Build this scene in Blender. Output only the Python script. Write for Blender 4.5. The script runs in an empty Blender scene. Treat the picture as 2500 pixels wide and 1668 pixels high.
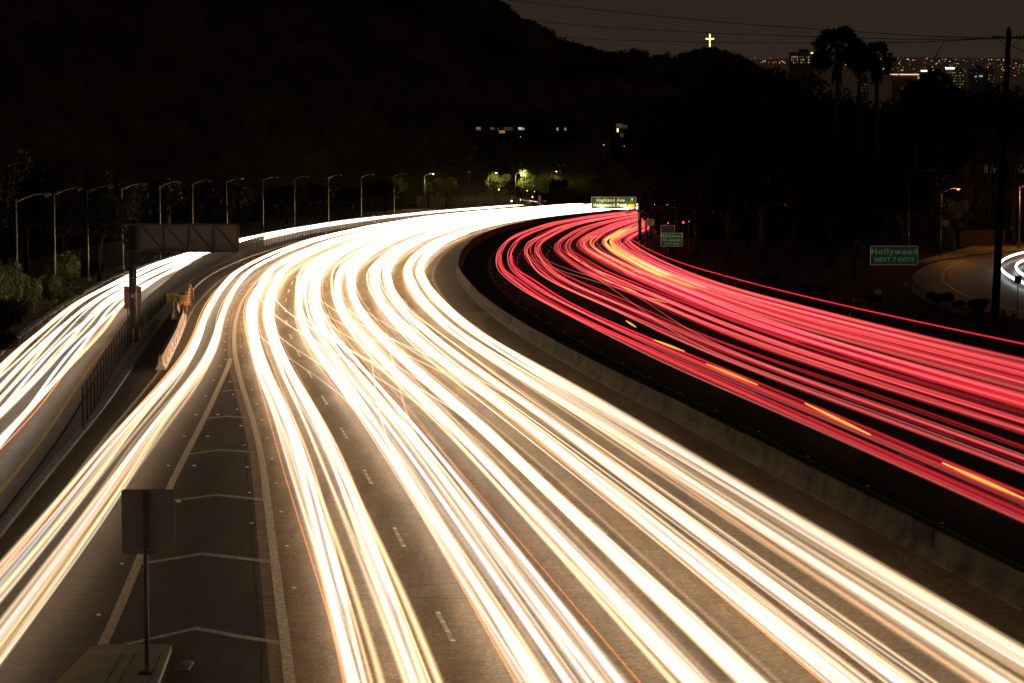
import bpy, bmesh, math, random
import numpy as np
from mathutils import Vector, Matrix
random.seed(7); rng = np.random.default_rng(7)
SC = bpy.context.scene
COL = SC.collection

# ------------------------------------------------------------------ camera
F, CX, CY, YH, HC = 5900.0, 1250.0, 834.0, 399.0, 11.7      # focal (photo px), centre, eye-level row, eye height
TILT = math.atan((CY - YH) / F)
cam = bpy.data.cameras.new('camera'); cam_o = bpy.data.objects.new('camera', cam); COL.objects.link(cam_o)
cam.sensor_width = 36; cam.lens = F / 2500 * 36; cam.clip_end = 30000; cam.clip_start = .5
cam_o.location = (0, 0, HC); cam_o.rotation_euler = (math.pi / 2 - TILT, 0, 0)
SC.camera = cam_o

# ------------------------------------------------------------------ night sky (city glow)
W = bpy.data.worlds.new('World'); SC.world = W; W.use_nodes = True
wn = W.node_tree; wn.nodes.clear()
wo = wn.nodes.new('ShaderNodeOutputWorld'); bg = wn.nodes.new('ShaderNodeBackground')
sky = wn.nodes.new('ShaderNodeTexSky'); sky.sky_type = 'NISHITA'; sky.sun_disc = False
sky.sun_elevation = math.radians(-6); sky.sun_rotation = math.radians(160)
tc = wn.nodes.new('ShaderNodeTexCoord'); sx = wn.nodes.new('ShaderNodeSeparateXYZ')
rp = wn.nodes.new('ShaderNodeValToRGB')
rp.color_ramp.elements[0].position = 0.0; rp.color_ramp.elements[0].color = (.0330, .0232, .0138, 1)
rp.color_ramp.elements[1].position = .075; rp.color_ramp.elements[1].color = (.0240, .0162, .0108, 1)
e = rp.color_ramp.elements.new(1.0); e.color = (.026, .019, .0125, 1)
mul = wn.nodes.new('ShaderNodeMixRGB'); mul.blend_type = 'ADD'; mul.inputs[0].default_value = .01
wn.links.new(tc.outputs['Generated'], sx.inputs[0]); wn.links.new(sx.outputs['Z'], rp.inputs[0])
wn.links.new(rp.outputs[0], mul.inputs[1]); wn.links.new(sky.outputs[0], mul.inputs[2])
wn.links.new(mul.outputs[0], bg.inputs[0]); bg.inputs[1].default_value = 1.0
wn.links.new(bg.outputs[0], wo.inputs[0])

vs = SC.view_settings; vs.view_transform = 'Standard'; vs.look = 'None'; vs.exposure = 0; vs.gamma = 1
SC.render.engine = 'CYCLES'
cy = SC.cycles
cy.transparent_max_bounces = 80; cy.max_bounces = 3; cy.diffuse_bounces = 2; cy.glossy_bounces = 2
cy.transmission_bounces = 2; cy.sample_clamp_indirect = 3; cy.use_denoising = True
cy.caustics_reflective = False; cy.caustics_refractive = False

# ------------------------------------------------------------------ projection helpers: photo pixel -> place in the world
ct, st = math.cos(TILT), math.sin(TILT)
def ray(px, py):
    u = (px - CX) / F; v = -(py - CY) / F
    return Vector((u, ct + v * st, -st + v * ct))
def G(px, py, z=0.0):
    d = ray(px, py); s = (z - HC) / d.z
    return Vector((d.x * s, d.y * s, z))
def P(px, py, Y):
    d = ray(px, py); s = Y / d.y
    return Vector((d.x * s, Y, HC + d.z * s))

# ------------------------------------------------------------------ materials
MATS = {}
def mat(name, col, rough=.8, metal=0, noise=None, scale=5, col2=None, bump=0, emit=None, estr=0, spec=.5):
    if name in MATS: return MATS[name]
    m = bpy.data.materials.new(name); m.use_nodes = True; nt = m.node_tree
    b = nt.nodes['Principled BSDF']; b.inputs['Base Color'].default_value = (*col, 1)
    b.inputs['Roughness'].default_value = rough; b.inputs['Metallic'].default_value = metal
    b.inputs['Specular IOR Level'].default_value = spec
    if emit: b.inputs['Emission Color'].default_value = (*emit, 1); b.inputs['Emission Strength'].default_value = estr
    c2 = col2 or tuple(c * .55 for c in col)
    g = nt.nodes.new('ShaderNodeTexCoord'); n = nt.nodes.new('ShaderNodeTexNoise')
    n.inputs['Scale'].default_value = scale; n.inputs['Detail'].default_value = 6; n.inputs['Roughness'].default_value = .65
    r = nt.nodes.new('ShaderNodeValToRGB')
    r.color_ramp.elements[0].position = .35; r.color_ramp.elements[0].color = (*c2, 1)
    r.color_ramp.elements[1].position = .65; r.color_ramp.elements[1].color = (*col, 1)
    nt.links.new(g.outputs['Object'], n.inputs['Vector']); nt.links.new(n.outputs[0], r.inputs[0])
    nt.links.new(r.outputs[0], b.inputs['Base Color'])
    if bump:
        bp = nt.nodes.new('ShaderNodeBump'); bp.inputs['Strength'].default_value = bump; bp.inputs['Distance'].default_value = .02
        nt.links.new(n.outputs[0], bp.inputs['Height']); nt.links.new(bp.outputs[0], b.inputs['Normal'])
    MATS[name] = m; return m

def asphalt(name, lo, hi, joints=False):
    m = bpy.data.materials.new(name); m.use_nodes = True; nt = m.node_tree; b = nt.nodes['Principled BSDF']
    N = nt.nodes.new; L = nt.links.new
    g = N('ShaderNodeTexCoord')
    mp = N('ShaderNodeMapping'); mp.inputs['Scale'].default_value = (1, .12, 1); L(g.outputs['Object'], mp.inputs[0])
    n1 = N('ShaderNodeTexNoise'); n1.inputs['Scale'].default_value = .55; n1.inputs['Detail'].default_value = 8; n1.inputs['Roughness'].default_value = .7
    L(mp.outputs[0], n1.inputs[0])
    mp3 = N('ShaderNodeMapping'); mp3.inputs['Scale'].default_value = (.35, 1.2, 1); L(g.outputs['Object'], mp3.inputs[0])
    n3 = N('ShaderNodeTexNoise'); n3.inputs['Scale'].default_value = 2.2; n3.inputs['Detail'].default_value = 6; n3.inputs['Roughness'].default_value = .7; L(mp3.outputs[0], n3.inputs[0])
    n2 = N('ShaderNodeTexNoise'); n2.inputs['Scale'].default_value = 8; n2.inputs['Detail'].default_value = 5; n2.inputs['Roughness'].default_value = .8
    L(g.outputs['Object'], n2.inputs[0])
    r1 = N('ShaderNodeValToRGB'); r1.color_ramp.elements[0].position = .36; r1.color_ramp.elements[1].position = .66
    r1.color_ramp.elements[0].color = (*lo, 1); r1.color_ramp.elements[1].color = (*hi, 1); L(n1.outputs[0], r1.inputs[0])
    r2 = N('ShaderNodeValToRGB'); r2.color_ramp.elements[0].position = .38; r2.color_ramp.elements[1].position = .66
    r2.color_ramp.elements[0].color = (.42, .42, .42, 1); r2.color_ramp.elements[1].color = (1.7, 1.7, 1.7, 1); L(n2.outputs[0], r2.inputs[0])
    r3 = N('ShaderNodeValToRGB'); r3.color_ramp.elements[0].position = .35; r3.color_ramp.elements[1].position = .65
    r3.color_ramp.elements[0].color = (.72, .72, .72, 1); r3.color_ramp.elements[1].color = (1.15, 1.15, 1.15, 1); L(n3.outputs[0], r3.inputs[0])
    mx = N('ShaderNodeMixRGB'); mx.blend_type = 'MULTIPLY'; mx.inputs[0].default_value = 1
    L(r1.outputs[0], mx.inputs[1]); L(r2.outputs[0], mx.inputs[2])
    mx2 = N('ShaderNodeMixRGB'); mx2.blend_type = 'MULTIPLY'; mx2.inputs[0].default_value = 1
    L(mx.outputs[0], mx2.inputs[1]); L(r3.outputs[0], mx2.inputs[2])
    # thin tar-filled cracks
    v = N('ShaderNodeTexVoronoi'); v.feature = 'DISTANCE_TO_EDGE'; v.inputs['Scale'].default_value = .16
    mp2 = N('ShaderNodeMapping'); mp2.inputs['Scale'].default_value = (1, .55, 1)
    ad = N('ShaderNodeMixRGB'); ad.blend_type = 'ADD'; ad.inputs[0].default_value = .9
    L(g.outputs['Object'], ad.inputs[1]); L(n3.outputs['Color'], ad.inputs[2]); L(ad.outputs[0], mp2.inputs[0]); L(mp2.outputs[0], v.inputs['Vector'])
    r4 = N('ShaderNodeValToRGB'); r4.color_ramp.elements[0].position = .0; r4.color_ramp.elements[1].position = .007
    r4.color_ramp.elements[0].color = (.45, .45, .45, 1); r4.color_ramp.elements[1].color = (1, 1, 1, 1); L(v.outputs['Distance'], r4.inputs[0])
    mx3 = N('ShaderNodeMixRGB'); mx3.blend_type = 'MULTIPLY'; mx3.inputs[0].default_value = 1
    L(mx2.outputs[0], mx3.inputs[1]); L(r4.outputs[0], mx3.inputs[2]); L(mx3.outputs[0], b.inputs['Base Color'])
    b.inputs['Roughness'].default_value = .62
    bp = N('ShaderNodeBump'); bp.inputs['Strength'].default_value = .35; bp.inputs['Distance'].default_value = .01
    L(n2.outputs[0], bp.inputs['Height']); L(bp.outputs[0], b.inputs['Normal'])
    MATS[name] = m; return m

def glow(name, col, k):
    """light that adds up where trails cross, as on the long exposure; brightness runs along each trail in 'glow'"""
    m = bpy.data.materials.new(name); m.use_nodes = True; nt = m.node_tree; nt.nodes.clear()
    o = nt.nodes.new('ShaderNodeOutputMaterial'); e = nt.nodes.new('ShaderNodeEmission'); t = nt.nodes.new('ShaderNodeBsdfTransparent')
    a = nt.nodes.new('ShaderNodeAddShader'); at = nt.nodes.new('ShaderNodeAttribute'); at.attribute_name = 'glow'
    mu = nt.nodes.new('ShaderNodeMath'); mu.operation = 'MULTIPLY'; mu.inputs[1].default_value = k
    e.inputs[0].default_value = (*col, 1)
    nt.links.new(at.outputs['Fac'], mu.inputs[0]); nt.links.new(mu.outputs[0], e.inputs[1])
    nt.links.new(e.outputs[0], a.inputs[0]); nt.links.new(t.outputs[0], a.inputs[1]); nt.links.new(a.outputs[0], o.inputs[0])
    m.cycles.emission_sampling = 'NONE'
    MATS[name] = m; return m

def emis(name, col, k, sampling='AUTO'):
    if name in MATS: return MATS[name]
    m = bpy.data.materials.new(name); m.use_nodes = True; nt = m.node_tree; nt.nodes.clear()
    o = nt.nodes.new('ShaderNodeOutputMaterial'); e = nt.nodes.new('ShaderNodeEmission')
    e.inputs[0].default_value = (*col, 1); e.inputs[1].default_value = k; nt.links.new(e.outputs[0], o.inputs[0])
    m.cycles.emission_sampling = sampling
    MATS[name] = m; return m

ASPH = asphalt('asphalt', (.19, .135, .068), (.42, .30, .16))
ASPH_G = asphalt('asphalt_gore', (.058, .049, .026), (.120, .102, .054))  # separate pavement at the seam; contrast with lanes also paints in headlight beams
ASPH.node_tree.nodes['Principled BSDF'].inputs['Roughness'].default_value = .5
ASPH_S = asphalt('asphalt_southbound', (.0165, .0450, .0340), (.0330, .0800, .0600))  # greened and darkened so the colour cancels red tail-light spill
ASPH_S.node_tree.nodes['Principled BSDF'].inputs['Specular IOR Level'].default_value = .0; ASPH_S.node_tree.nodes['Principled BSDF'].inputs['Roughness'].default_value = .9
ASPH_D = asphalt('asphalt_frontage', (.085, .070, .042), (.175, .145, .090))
DIRT = mat('dirt', (.006, .0055, .0038), .95, scale=.9, col2=(.0025, .0022, .0016), bump=.4, spec=.1)  # near black, standing in for unlit ground between the trunks
VERGE = mat('verge_dirt', (.13, .095, .045), .95, scale=.5, col2=(.03, .024, .013), bump=.5, spec=.1)  # paler dirt, the lit look of the left verge put into its colour
VERGE_R = mat('verge_dark', (.010, .012, .008), .95, scale=.5, col2=(.004, .005, .003), bump=.5, spec=.1)  # colour darkened to hide the red light falling on this verge
CONC = mat('barrier_concrete', (.082, .066, .043), .9, scale=.7, col2=(.016, .013, .009), bump=.5, spec=.2)  # base lowered in place of faces headlights leave dim; blotches are stains
KERBC = mat('kerb_concrete', (.16, .145, .115), .85, scale=2.5, col2=(.08, .07, .05), bump=.3)
PAINT = mat('road_paint', (.82, .72, .50), .6, scale=7, col2=(.26, .22, .15))
YPAINT_S = mat('yellow_paint_greened', (.10, .25, .03), .8, scale=6, col2=(.05, .13, .02), spec=0)  # yellow shifted to green to counter the red light on it
YPAINT = mat('yellow_paint', (.45, .30, .03), .6, scale=6, col2=(.22, .15, .02))
STEEL = mat('galvanised_steel', (.26, .24, .13), .6, .2, scale=8, col2=(.16, .145, .08))
DARKST = mat('dark_steel', (.018, .014, .011), .6, .3, scale=5)
SIGNBACK = mat('sign_back', (.07, .06, .048), .55, .3, scale=2, col2=(.05, .042, .034))
GREEN = mat('sign_green', (.02, .24, .15), .6, scale=1.2, col2=(.016, .20, .12), spec=.1)  # greener than real sheeting, offsets the red tail-light spill
SIGNW = mat('sign_white', (.95, .93, .78), .5, scale=2, col2=(.8, .78, .64))
SIGNY = mat('sign_yellow', (.72, .45, .03), .5, scale=2, col2=(.6, .38, .03))
BLACK = mat('sign_black', (.02, .018, .015), .6)
HILLM = mat('hill_scrub', (.085, .068, .035), .95, scale=.03, col2=(.028, .023, .012), spec=0)
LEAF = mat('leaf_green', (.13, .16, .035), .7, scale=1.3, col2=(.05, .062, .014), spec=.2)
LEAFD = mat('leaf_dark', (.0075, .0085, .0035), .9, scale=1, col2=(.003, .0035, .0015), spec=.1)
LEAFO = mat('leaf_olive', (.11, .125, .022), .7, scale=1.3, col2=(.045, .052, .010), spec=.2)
BARK = mat('bark', (.022, .016, .011), .9, scale=5, col2=(.01, .007, .005), bump=.4, spec=.2)
WOOD = mat('utility_wood', (.005, .004, .003), .95, scale=3, col2=(.003, .002, .0015), spec=0)
DRY = mat('dry_grass', (.09, .075, .04), .9, scale=2)

# ------------------------------------------------------------------ object helpers
def link(o, parent=None):
    COL.objects.link(o)
    if parent is not None: o.parent = parent
    return o
def tag(o, label, cat, group=None, kind=None):
    if label: o['label'] = label
    if cat: o['category'] = cat
    if group: o['group'] = group
    if kind: o['kind'] = kind
    return o
def empty(name, loc=(0, 0, 0), rz=0):
    o = bpy.data.objects.new(name, None); o.location = loc; o.rotation_euler.z = rz; o.empty_display_size = .5
    return link(o)
class MB:
    def __init__(s): s.v = []; s.f = []
    def add(s, v, f):
        k = len(s.v); s.v += [tuple(p) for p in v]; s.f += [tuple(i + k for i in q) for q in f]; return s
    def box(s, c, d, M=None):
        x, y, z = [q / 2 for q in d]
        v = [Vector((a * x, b * y, c2 * z)) for a in (-1, 1) for b in (-1, 1) for c2 in (-1, 1)]
        if M is not None: v = [M @ p for p in v]
        return s.add([p + Vector(c) for p in v], [(0, 1, 3, 2), (4, 6, 7, 5), (0, 4, 5, 1), (2, 3, 7, 6), (0, 2, 6, 4), (1, 5, 7, 3)])
    def tube(s, pts, rads, n=8, cap=True):
        pts = [Vector(p) for p in pts]
        if not hasattr(rads, '__len__'): rads = [rads] * len(pts)
        V = []; Fc = []
        for i, p in enumerate(pts):
            t = (pts[min(i + 1, len(pts) - 1)] - pts[max(i - 1, 0)]).normalized()
            a = Vector((0, 0, 1)) if abs(t.z) < .9 else Vector((1, 0, 0))
            u = t.cross(a).normalized(); w = t.cross(u)
            for k in range(n):
                q = 2 * math.pi * k / n
                V.append(p + (u * math.cos(q) + w * math.sin(q)) * rads[i])
        for i in range(len(pts) - 1):
            for k in range(n):
                Fc.append((i * n + k, i * n + (k + 1) % n, (i + 1) * n + (k + 1) % n, (i + 1) * n + k))
        if cap: Fc += [tuple(range(n))[::-1], tuple((len(pts) - 1) * n + k for k in range(n))]
        return s.add(V, Fc)
    def bar(s, a, b, w, h=None):
        a = Vector(a); b = Vector(b); d = b - a; L = d.length
        M = d.to_track_quat('Y', 'Z').to_matrix()
        return s.box((a + b) / 2, (w, L, h or w), M)
    def build(s, name, m, parent=None, smooth=False):
        me = bpy.data.meshes.new(name); me.from_pydata(s.v, [], s.f); me.materials.append(m)
        if smooth: me.polygons.foreach_set('use_smooth', [True] * len(me.polygons))
        return link(bpy.data.objects.new(name, me), parent)

# ------------------------------------------------------------------ the freeway's line: everything across the road is an offset from the median barrier
BK = np.array([(-40, 26.5), (0, 21.3), (40, 16.2), (62, 13.4), (82, 10.9), (107, 7.7), (124, 5.3), (150, 2), (174, -.6), (203, -3.1), (243, -5.5), (266, -6.2),
               (298, -6.6), (344, -6.1), (389, -4.0), (420, -1.6), (450, 1.7), (488, 7.0), (515, 12.2), (546, 19.2), (582, 28.8), (640, 46), (700, 66), (800, 104)])
_z = np.arange(-60, 900, 1.0)
_b = np.interp(_z, BK[:, 0], BK[:, 1]); _b[_z < -40] = 26.5 + (-40 - _z[_z < -40]) * .13
_k = np.exp(-.5 * (np.arange(-30, 31) / 10.) ** 2); _k /= _k.sum()
_bp = np.concatenate([_b[0] + (_b[0] - _b[1:31])[::-1], _b, _b[-1] + (_b[-1] - _b[-31:-1])[::-1]])
_b = np.convolve(_bp, _k, 'valid')
def B(Z): return np.interp(Z, _z, _b)
def tab(*kv):
    a = np.array(kv, float)
    zz = np.arange(-60, 900, 2.0); yy = np.interp(zz, a[:, 0], a[:, 1])
    k = np.exp(-.5 * (np.arange(-12, 13) / 5.) ** 2); k /= k.sum()
    yy = np.convolve(np.pad(yy, 12, 'edge'), k, 'valid')
    return lambda Z: np.interp(Z, zz, yy)
EDGE = tab((20, -1.9), (140, -2.2), (240, -2.6), (320, -2.3), (400, -1.9), (600, -1.9))
L1 = tab((20, -15.3), (140, -15.3), (200, -16), (260, -16.8), (320, -17), (440, -17.8), (520, -21), (600, -24))
GORE = tab((20, -20.0), (54, -19.4), (71, -19.35), (100, -19.05), (180, -19.5), (260, -20.4), (400, -21), (460, -22), (520, -25), (600, -28))
def frac(k): return lambda Z: EDGE(Z) + (L1(Z) - EDGE(Z)) * k
L4, L3, L2 = frac(.25), frac(.5), frac(.75)
EXL = tab((20, -30), (60, -27.7), (80, -26.6), (100, -25.9), (120, -24.5), (140, -23.4), (160, -22.9), (200, -23.4), (260, -24.1), (400, -24.6), (460, -25.8), (520, -29), (600, -32))
GOL = tab((20, -26.5), (58, -23.7), (72, -23.3), (86, -22.8), (96, -22.2), (124, -20.5), (147, -19.35), (160, -19.35), (600, -19.4))
FENCE = tab((20, -29), (105, -26.6), (120, -26.4), (160, -25.9), (200, -25.8), (260, -27.0), (320, -27.6), (440, -28), (500, -30), (560, -34.2), (640, -37))
KERB = tab((20, -29.5), (60, -28.6), (80, -27.9), (100, -27.1), (120, -26.0), (140, -25.5), (160, -25.0), (200, -25.0), (260, -26.2), (440, -27.2), (500, -29.2), (560, -33.4), (640, -36))
FKERB = tab((20, -34), (100, -33.2), (200, -34.0), (260, -35.3), (320, -36.2), (440, -37), (520, -38.6), (600, -42.5))
FPATH = tab((20, -32.2), (80, -31.3), (105, -30.7), (130, -30.2), (160, -30.0), (200, -30.5), (240, -30.7), (280, -31.2), (346, -32.0), (440, -33.3), (520, -36.0), (600, -41), (660, -46))
YEL = tab((20, 2.3), (90, 2.4), (120, 2.9), (160, 3.4), (220, 3.3), (280, 3.7), (320, 4.0), (400, 5), (500, 6), (600, 6))
R1 = tab((20, 6.3), (100, 6.6), (140, 7.0), (180, 7.4), (240, 6.7), (300, 7.2), (400, 9), (500, 10), (600, 10))
R2 = tab((20, 10.3), (120, 10.7), (160, 11.4), (200, 11.9), (260, 11.0), (300, 10.7), (400, 13), (500, 14), (600, 14))
R3 = tab((20, 14.2), (140, 14.4), (200, 15.8), (260, 15.6), (316, 14.2), (400, 17), (500, 18.5), (600, 18.5))
R4 = tab((20, 17.8), (160, 17.8), (200, 18.8), (260, 19.3), (331, 17.7), (400, 20.8), (500, 22.5), (600, 22.5))
R5 = tab((20, 21.1), (160, 21.0), (200, 20.7), (300, 21.0), (340, 21.1), (400, 24.5), (500, 26.5), (600, 26.5))
R6 = tab((20, 25.2), (140, 24.8), (200, 23.2), (260, 22.3), (340, 22.6), (400, 25.8), (500, 28), (600, 28))
def pt(off, Z, z=0.0): return Vector((float(B(Z) + (off(Z) if callable(off) else off)), float(Z), z))

# ------------------------------------------------------------------ ground, roads
def ribbon(name, o0, o1, z0, z1, Z0, Z1, m, step=4, n=1, zf=0.0):
    Zs = np.arange(Z0, Z1 + .1, step); v = []; f = []
    for Z in Zs:
        a = pt(o0, Z).x; b = pt(o1, Z).x
        for k in range(n + 1): v.append((a + (b - a) * k / n, float(Z), z0 + (z1 - z0) * k / n))
    for i in range(len(Zs) - 1):
        for k in range(n):
            q = i * (n + 1) + k; f.append((q, q + 1, q + n + 2, q + n + 1))
    return MB().add(v, f).build(name, m)
g = MB().add([(-1500, -120, -.05), (1800, -120, -.05), (1800, 3000, -.05), (-1500, 3000, -.05)], [(0, 1, 2, 3)]).build('ground', DIRT); g['kind'] = 'structure'
def structure(o): o['kind'] = 'structure'; return o
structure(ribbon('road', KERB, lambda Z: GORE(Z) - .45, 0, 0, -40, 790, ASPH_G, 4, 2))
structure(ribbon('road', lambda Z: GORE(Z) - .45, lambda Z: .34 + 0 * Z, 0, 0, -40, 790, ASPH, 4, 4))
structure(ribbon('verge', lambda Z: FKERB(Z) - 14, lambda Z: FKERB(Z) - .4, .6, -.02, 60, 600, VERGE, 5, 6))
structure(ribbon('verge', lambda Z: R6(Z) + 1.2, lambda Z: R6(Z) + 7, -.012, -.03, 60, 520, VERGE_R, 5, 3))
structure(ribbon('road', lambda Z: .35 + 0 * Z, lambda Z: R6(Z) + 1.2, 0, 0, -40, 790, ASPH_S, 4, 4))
structure(ribbon('frontage_road', FKERB, lambda Z: FENCE(Z) - .9, 0, 0, -40, 790, ASPH_D, 4, 2))
shoulder_mat = mat('slab_concrete', (.24, .17, .10), .75, scale=.9, col2=(.11, .08, .048), bump=.2)
structure(ribbon('shoulder_slab', lambda Z: EDGE(Z) + .25, lambda Z: -.02 + 0 * Z, .004, .004, 190, 470, shoulder_mat, 4, 1))
def line(name, off, w, Z0, Z1, m=PAINT, z=.008, step=3): return structure(ribbon(name, lambda Z: off(Z) - w / 2, lambda Z: off(Z) + w / 2, z, z, Z0, Z1, m, step))
line('edge_marking', EDGE, .16, -30, 700)
line('gore_marking', GORE, .27, 20, 330)
line('gore_marking', GOL, .26, 58, 147, z=.008)
line('exit_edge_marking', EXL, .16, -30, 420)
line('yellow_edge_marking', YEL, .15, -30, 600, YPAINT_S)
line('outer_edge_marking', R5, .15, -30, 520)
line('frontage_yellow_marking', lambda Z: FENCE(Z) - 1.55, .15, -30, 560, YPAINT)
TAR = mat('tar_seam', (.010, .009, .007), .7, scale=4, col2=(.006, .005, .004))
line('tar_seam', lambda Z: GORE(Z) - .62 + .03 * math.sin(Z * .9) + .012 * math.sin(Z * 5.3), .03, 40, 140, TAR, .0045, .5)
for zc_ in (64.5, 83, 109, 133):
    b_ = MB(); xs_ = np.linspace(-12.5, .5, 40); 
    vv = []
    for x_ in xs_:
        yy_ = zc_ + .12 * math.sin(x_ * 3.1) + .07 * math.sin(x_ * 7.7); c_ = pt(x_ - 8, zc_).x; vv += [(c_, yy_, .0045), (c_, yy_ + .04, .0045)]
    b_.add(vv, [(2 * i, 2 * i + 2, 2 * i + 3, 2 * i + 1) for i in range(39)]); structure(b_.build('tar_seam', TAR))
def dashes(name, off, Z0, Z1, per=14.63, dl=3.66, w=.13):
    b = MB(); Z = Z0
    while Z < Z1:
        v = []
        for q in np.linspace(Z, Z + dl, 3): v += [pt(lambda s: off(s) - w / 2, q, .008), pt(lambda s: off(s) + w / 2, q, .008)]
        b.add(v, [(0, 1, 3, 2), (2, 3, 5, 4)]); Z += per
    return structure(b.build(name, PAINT))
for off, z0 in ((L1, 58.6), (L2, 54), (L3, 61), (L4, 57), (R1, 93.2), (R2, 102.4), (R3, 95), (R4, 99)):
    z0 -= 14.63 * int((z0 - 20) / 14.63); dashes('lane_marking', off, z0, 420)
# chevrons between the gore lines
chev = MB()
def poly(b, pts, w, z=.012):
    pts = [Vector((p.x, p.y, 0)) for p in pts]
    for i in range(len(pts) - 1):
        a, c = pts[i], pts[i + 1]; d = (c - a).normalized(); n = Vector((0, w / 2, 0))
        b.add([(a - n).to_tuple()[:2] + (z,), (c - n).to_tuple()[:2] + (z,), (c + n).to_tuple()[:2] + (z,), (a + n).to_tuple()[:2] + (z,)], [(0, 1, 2, 3)])
for A in ([(543, 956), (570, 953), (594, 954)], [(499, 1023), (555, 1017), (607, 1021)], [(453, 1111), (539, 1099), (623, 1105)], [(415, 1224), (529, 1209), (646, 1221)],
          [(340, 1378), (494, 1353), (667, 1373)], [(262, 1586), (370, 1560), (480, 1535), (590, 1556), (694, 1572)]):
    poly(chev, [G(*p) for p in A], .45 if A[0][1] < 1500 else .4)
structure(chev.build('chevron_marking', PAINT))
# raised concrete edge between exit ramp and frontage road, kerb of the frontage road
def strip(name, o0, o1, h, Z0, Z1, m, step=4):
    Zs = np.arange(Z0, Z1 + .1, step); v = []; f = []
    for Z in Zs:
        a = pt(o0, Z).x; c = pt(o1, Z).x; v += [(a, Z, -.04), (a, Z, h), (c, Z, h), (c, Z, -.04)]
    for i in range(len(Zs) - 1):
        for k in range(3): q = i * 4 + k; f.append((q, q + 1, q + 5, q + 4))
    f += [(0, 1, 2, 3), tuple(len(v) - k for k in (1, 2, 3, 4))]
    return structure(MB().add(v, f).build(name, m))
strip('kerb', lambda Z: KERB(Z) - .02, lambda Z: KERB(Z) + .28, .14, -30, 640, KERBC)
strip('separator_pavement', lambda Z: FENCE(Z) - .75, lambda Z: KERB(Z) - .04, .10, 76, 640, mat('old_concrete', (.085, .075, .055), .9, scale=1.2, col2=(.04, .035, .025), bump=.4))
strip('frontage_kerb', lambda Z: FKERB(Z) - .45, lambda Z: FKERB(Z) - .02, .14, -30, 700, KERBC)

# ------------------------------------------------------------------ median barrier
prof = [(0, 0), (.0, .08), (.16, .33), (.22, .86), (.25, .9), (.43, .9), (.46, .86), (.52, .33), (.68, .08), (.68, 0)]
Zs = np.arange(-40, 780, 3.0); v = []; f = []
for Z in Zs:
    x0 = float(B(Z))
    for (dx, z) in prof: v.append((x0 + dx, Z, z))
n = len(prof)
for i in range(len(Zs) - 1):
    for k in range(n - 1): f.append((i * n + k, i * n + k + 1, (i + 1) * n + k + 1, (i + 1) * n + k))
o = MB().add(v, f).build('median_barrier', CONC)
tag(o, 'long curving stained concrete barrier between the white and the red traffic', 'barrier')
b = MB()
for Z in (71, 96, 99, 118, 141, 171, 205, 214, 262):
    x0 = float(B(Z)); b.box((x0 + .19, Z, .45), (.06, .03, .8))
b.build('joint', mat('joint_dark', (.035, .03, .022), .9), o)
o.children[0]['kind'] = 'stuff'

# ------------------------------------------------------------------ light trails
PAL = {
 'warm': ((1.0, .72, .43), 'warm white'), 'white': ((1.0, .84, .66), 'white'), 'tan': ((1.0, .62, .33), 'tan'),
 'blue': ((.80, .84, 1.0), 'bluish white'), 'amber': ((1.0, .27, .055), 'amber'), 'gold': ((1.0, .50, .07), 'yellow'),
 'red': ((1.0, .085, .090), 'red'), 'pink': ((1.0, .22, .19), 'pinkish red'), 'crimson': ((1.0, .030, .055), 'crimson'), 'icy': ((.86, .95, 1.0), 'icy white')}
for k, (c, _) in PAL.items(): glow('trail_' + k, c, 1.0)
ZT = np.concatenate([np.arange(14, 200, 3.0), np.arange(200, 741, 5.0)])
SHELLS = (1.75, 1.15, .6); SHELLG = (.20, .36, .55)
def streak(name, xs, ys, zs, r, m, g0, parent=None, n=6, taper=True):
    P3 = np.c_[xs, ys, zs]; T = np.gradient(P3, axis=0); T /= np.linalg.norm(T, axis=1)[:, None]
    U = np.cross(T, [0, 0, 1.0]); U /= np.linalg.norm(U, axis=1)[:, None]; Wv = np.cross(U, T)
    a = np.arange(n) * 2 * np.pi / n
    R = np.broadcast_to(np.asarray(r, float), (len(xs),)).copy()
    Vs = []; Fs = []; N = len(xs)
    i = np.arange(N - 1)[:, None] * n; k = np.arange(n)[None, :]; k2 = (k + 1) % n
    for q_, rm in enumerate(SHELLS):
        V = P3[:, None, :] + rm * R[:, None, None] * (U[:, None, :] * np.cos(a)[None, :, None] + Wv[:, None, :] * np.sin(a)[None, :, None])
        Vs.append(V.reshape(-1, 3)); Fs.append(np.stack([i + k, i + k2, i + n + k2, i + n + k], -1).reshape(-1, 4) + q_ * N * n)
    V = np.concatenate(Vs); Fq = np.concatenate(Fs)
    me = bpy.data.meshes.new(name)
    me.vertices.add(len(V)); me.vertices.foreach_set('co', V.ravel().astype(np.float32))
    me.loops.add(Fq.size); me.loops.foreach_set('vertex_index', Fq.ravel().astype(np.int32))
    me.polygons.add(len(Fq)); me.polygons.foreach_set('loop_start', np.arange(0, Fq.size, 4, dtype=np.int32))
    me.polygons.foreach_set('loop_total', np.full(len(Fq), 4, dtype=np.int32))
    me.update(calc_edges=True)
    around = rng.uniform(.6, 1.4, n)
    gl = (np.broadcast_to(np.asarray(g0, float), (N,))[:, None] * around[None, :]).ravel()
    gl = np.concatenate([gl * w_ for w_ in SHELLG])
    at = me.attributes.new('glow', 'FLOAT', 'POINT'); at.data.foreach_set('value', gl.astype(np.float32))
    me.materials.append(MATS['trail_' + m])
    return link(bpy.data.objects.new(name, me), parent)
def sstep(t): t = np.clip(t, 0, 1); return t * t * (3 - 2 * t)
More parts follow.
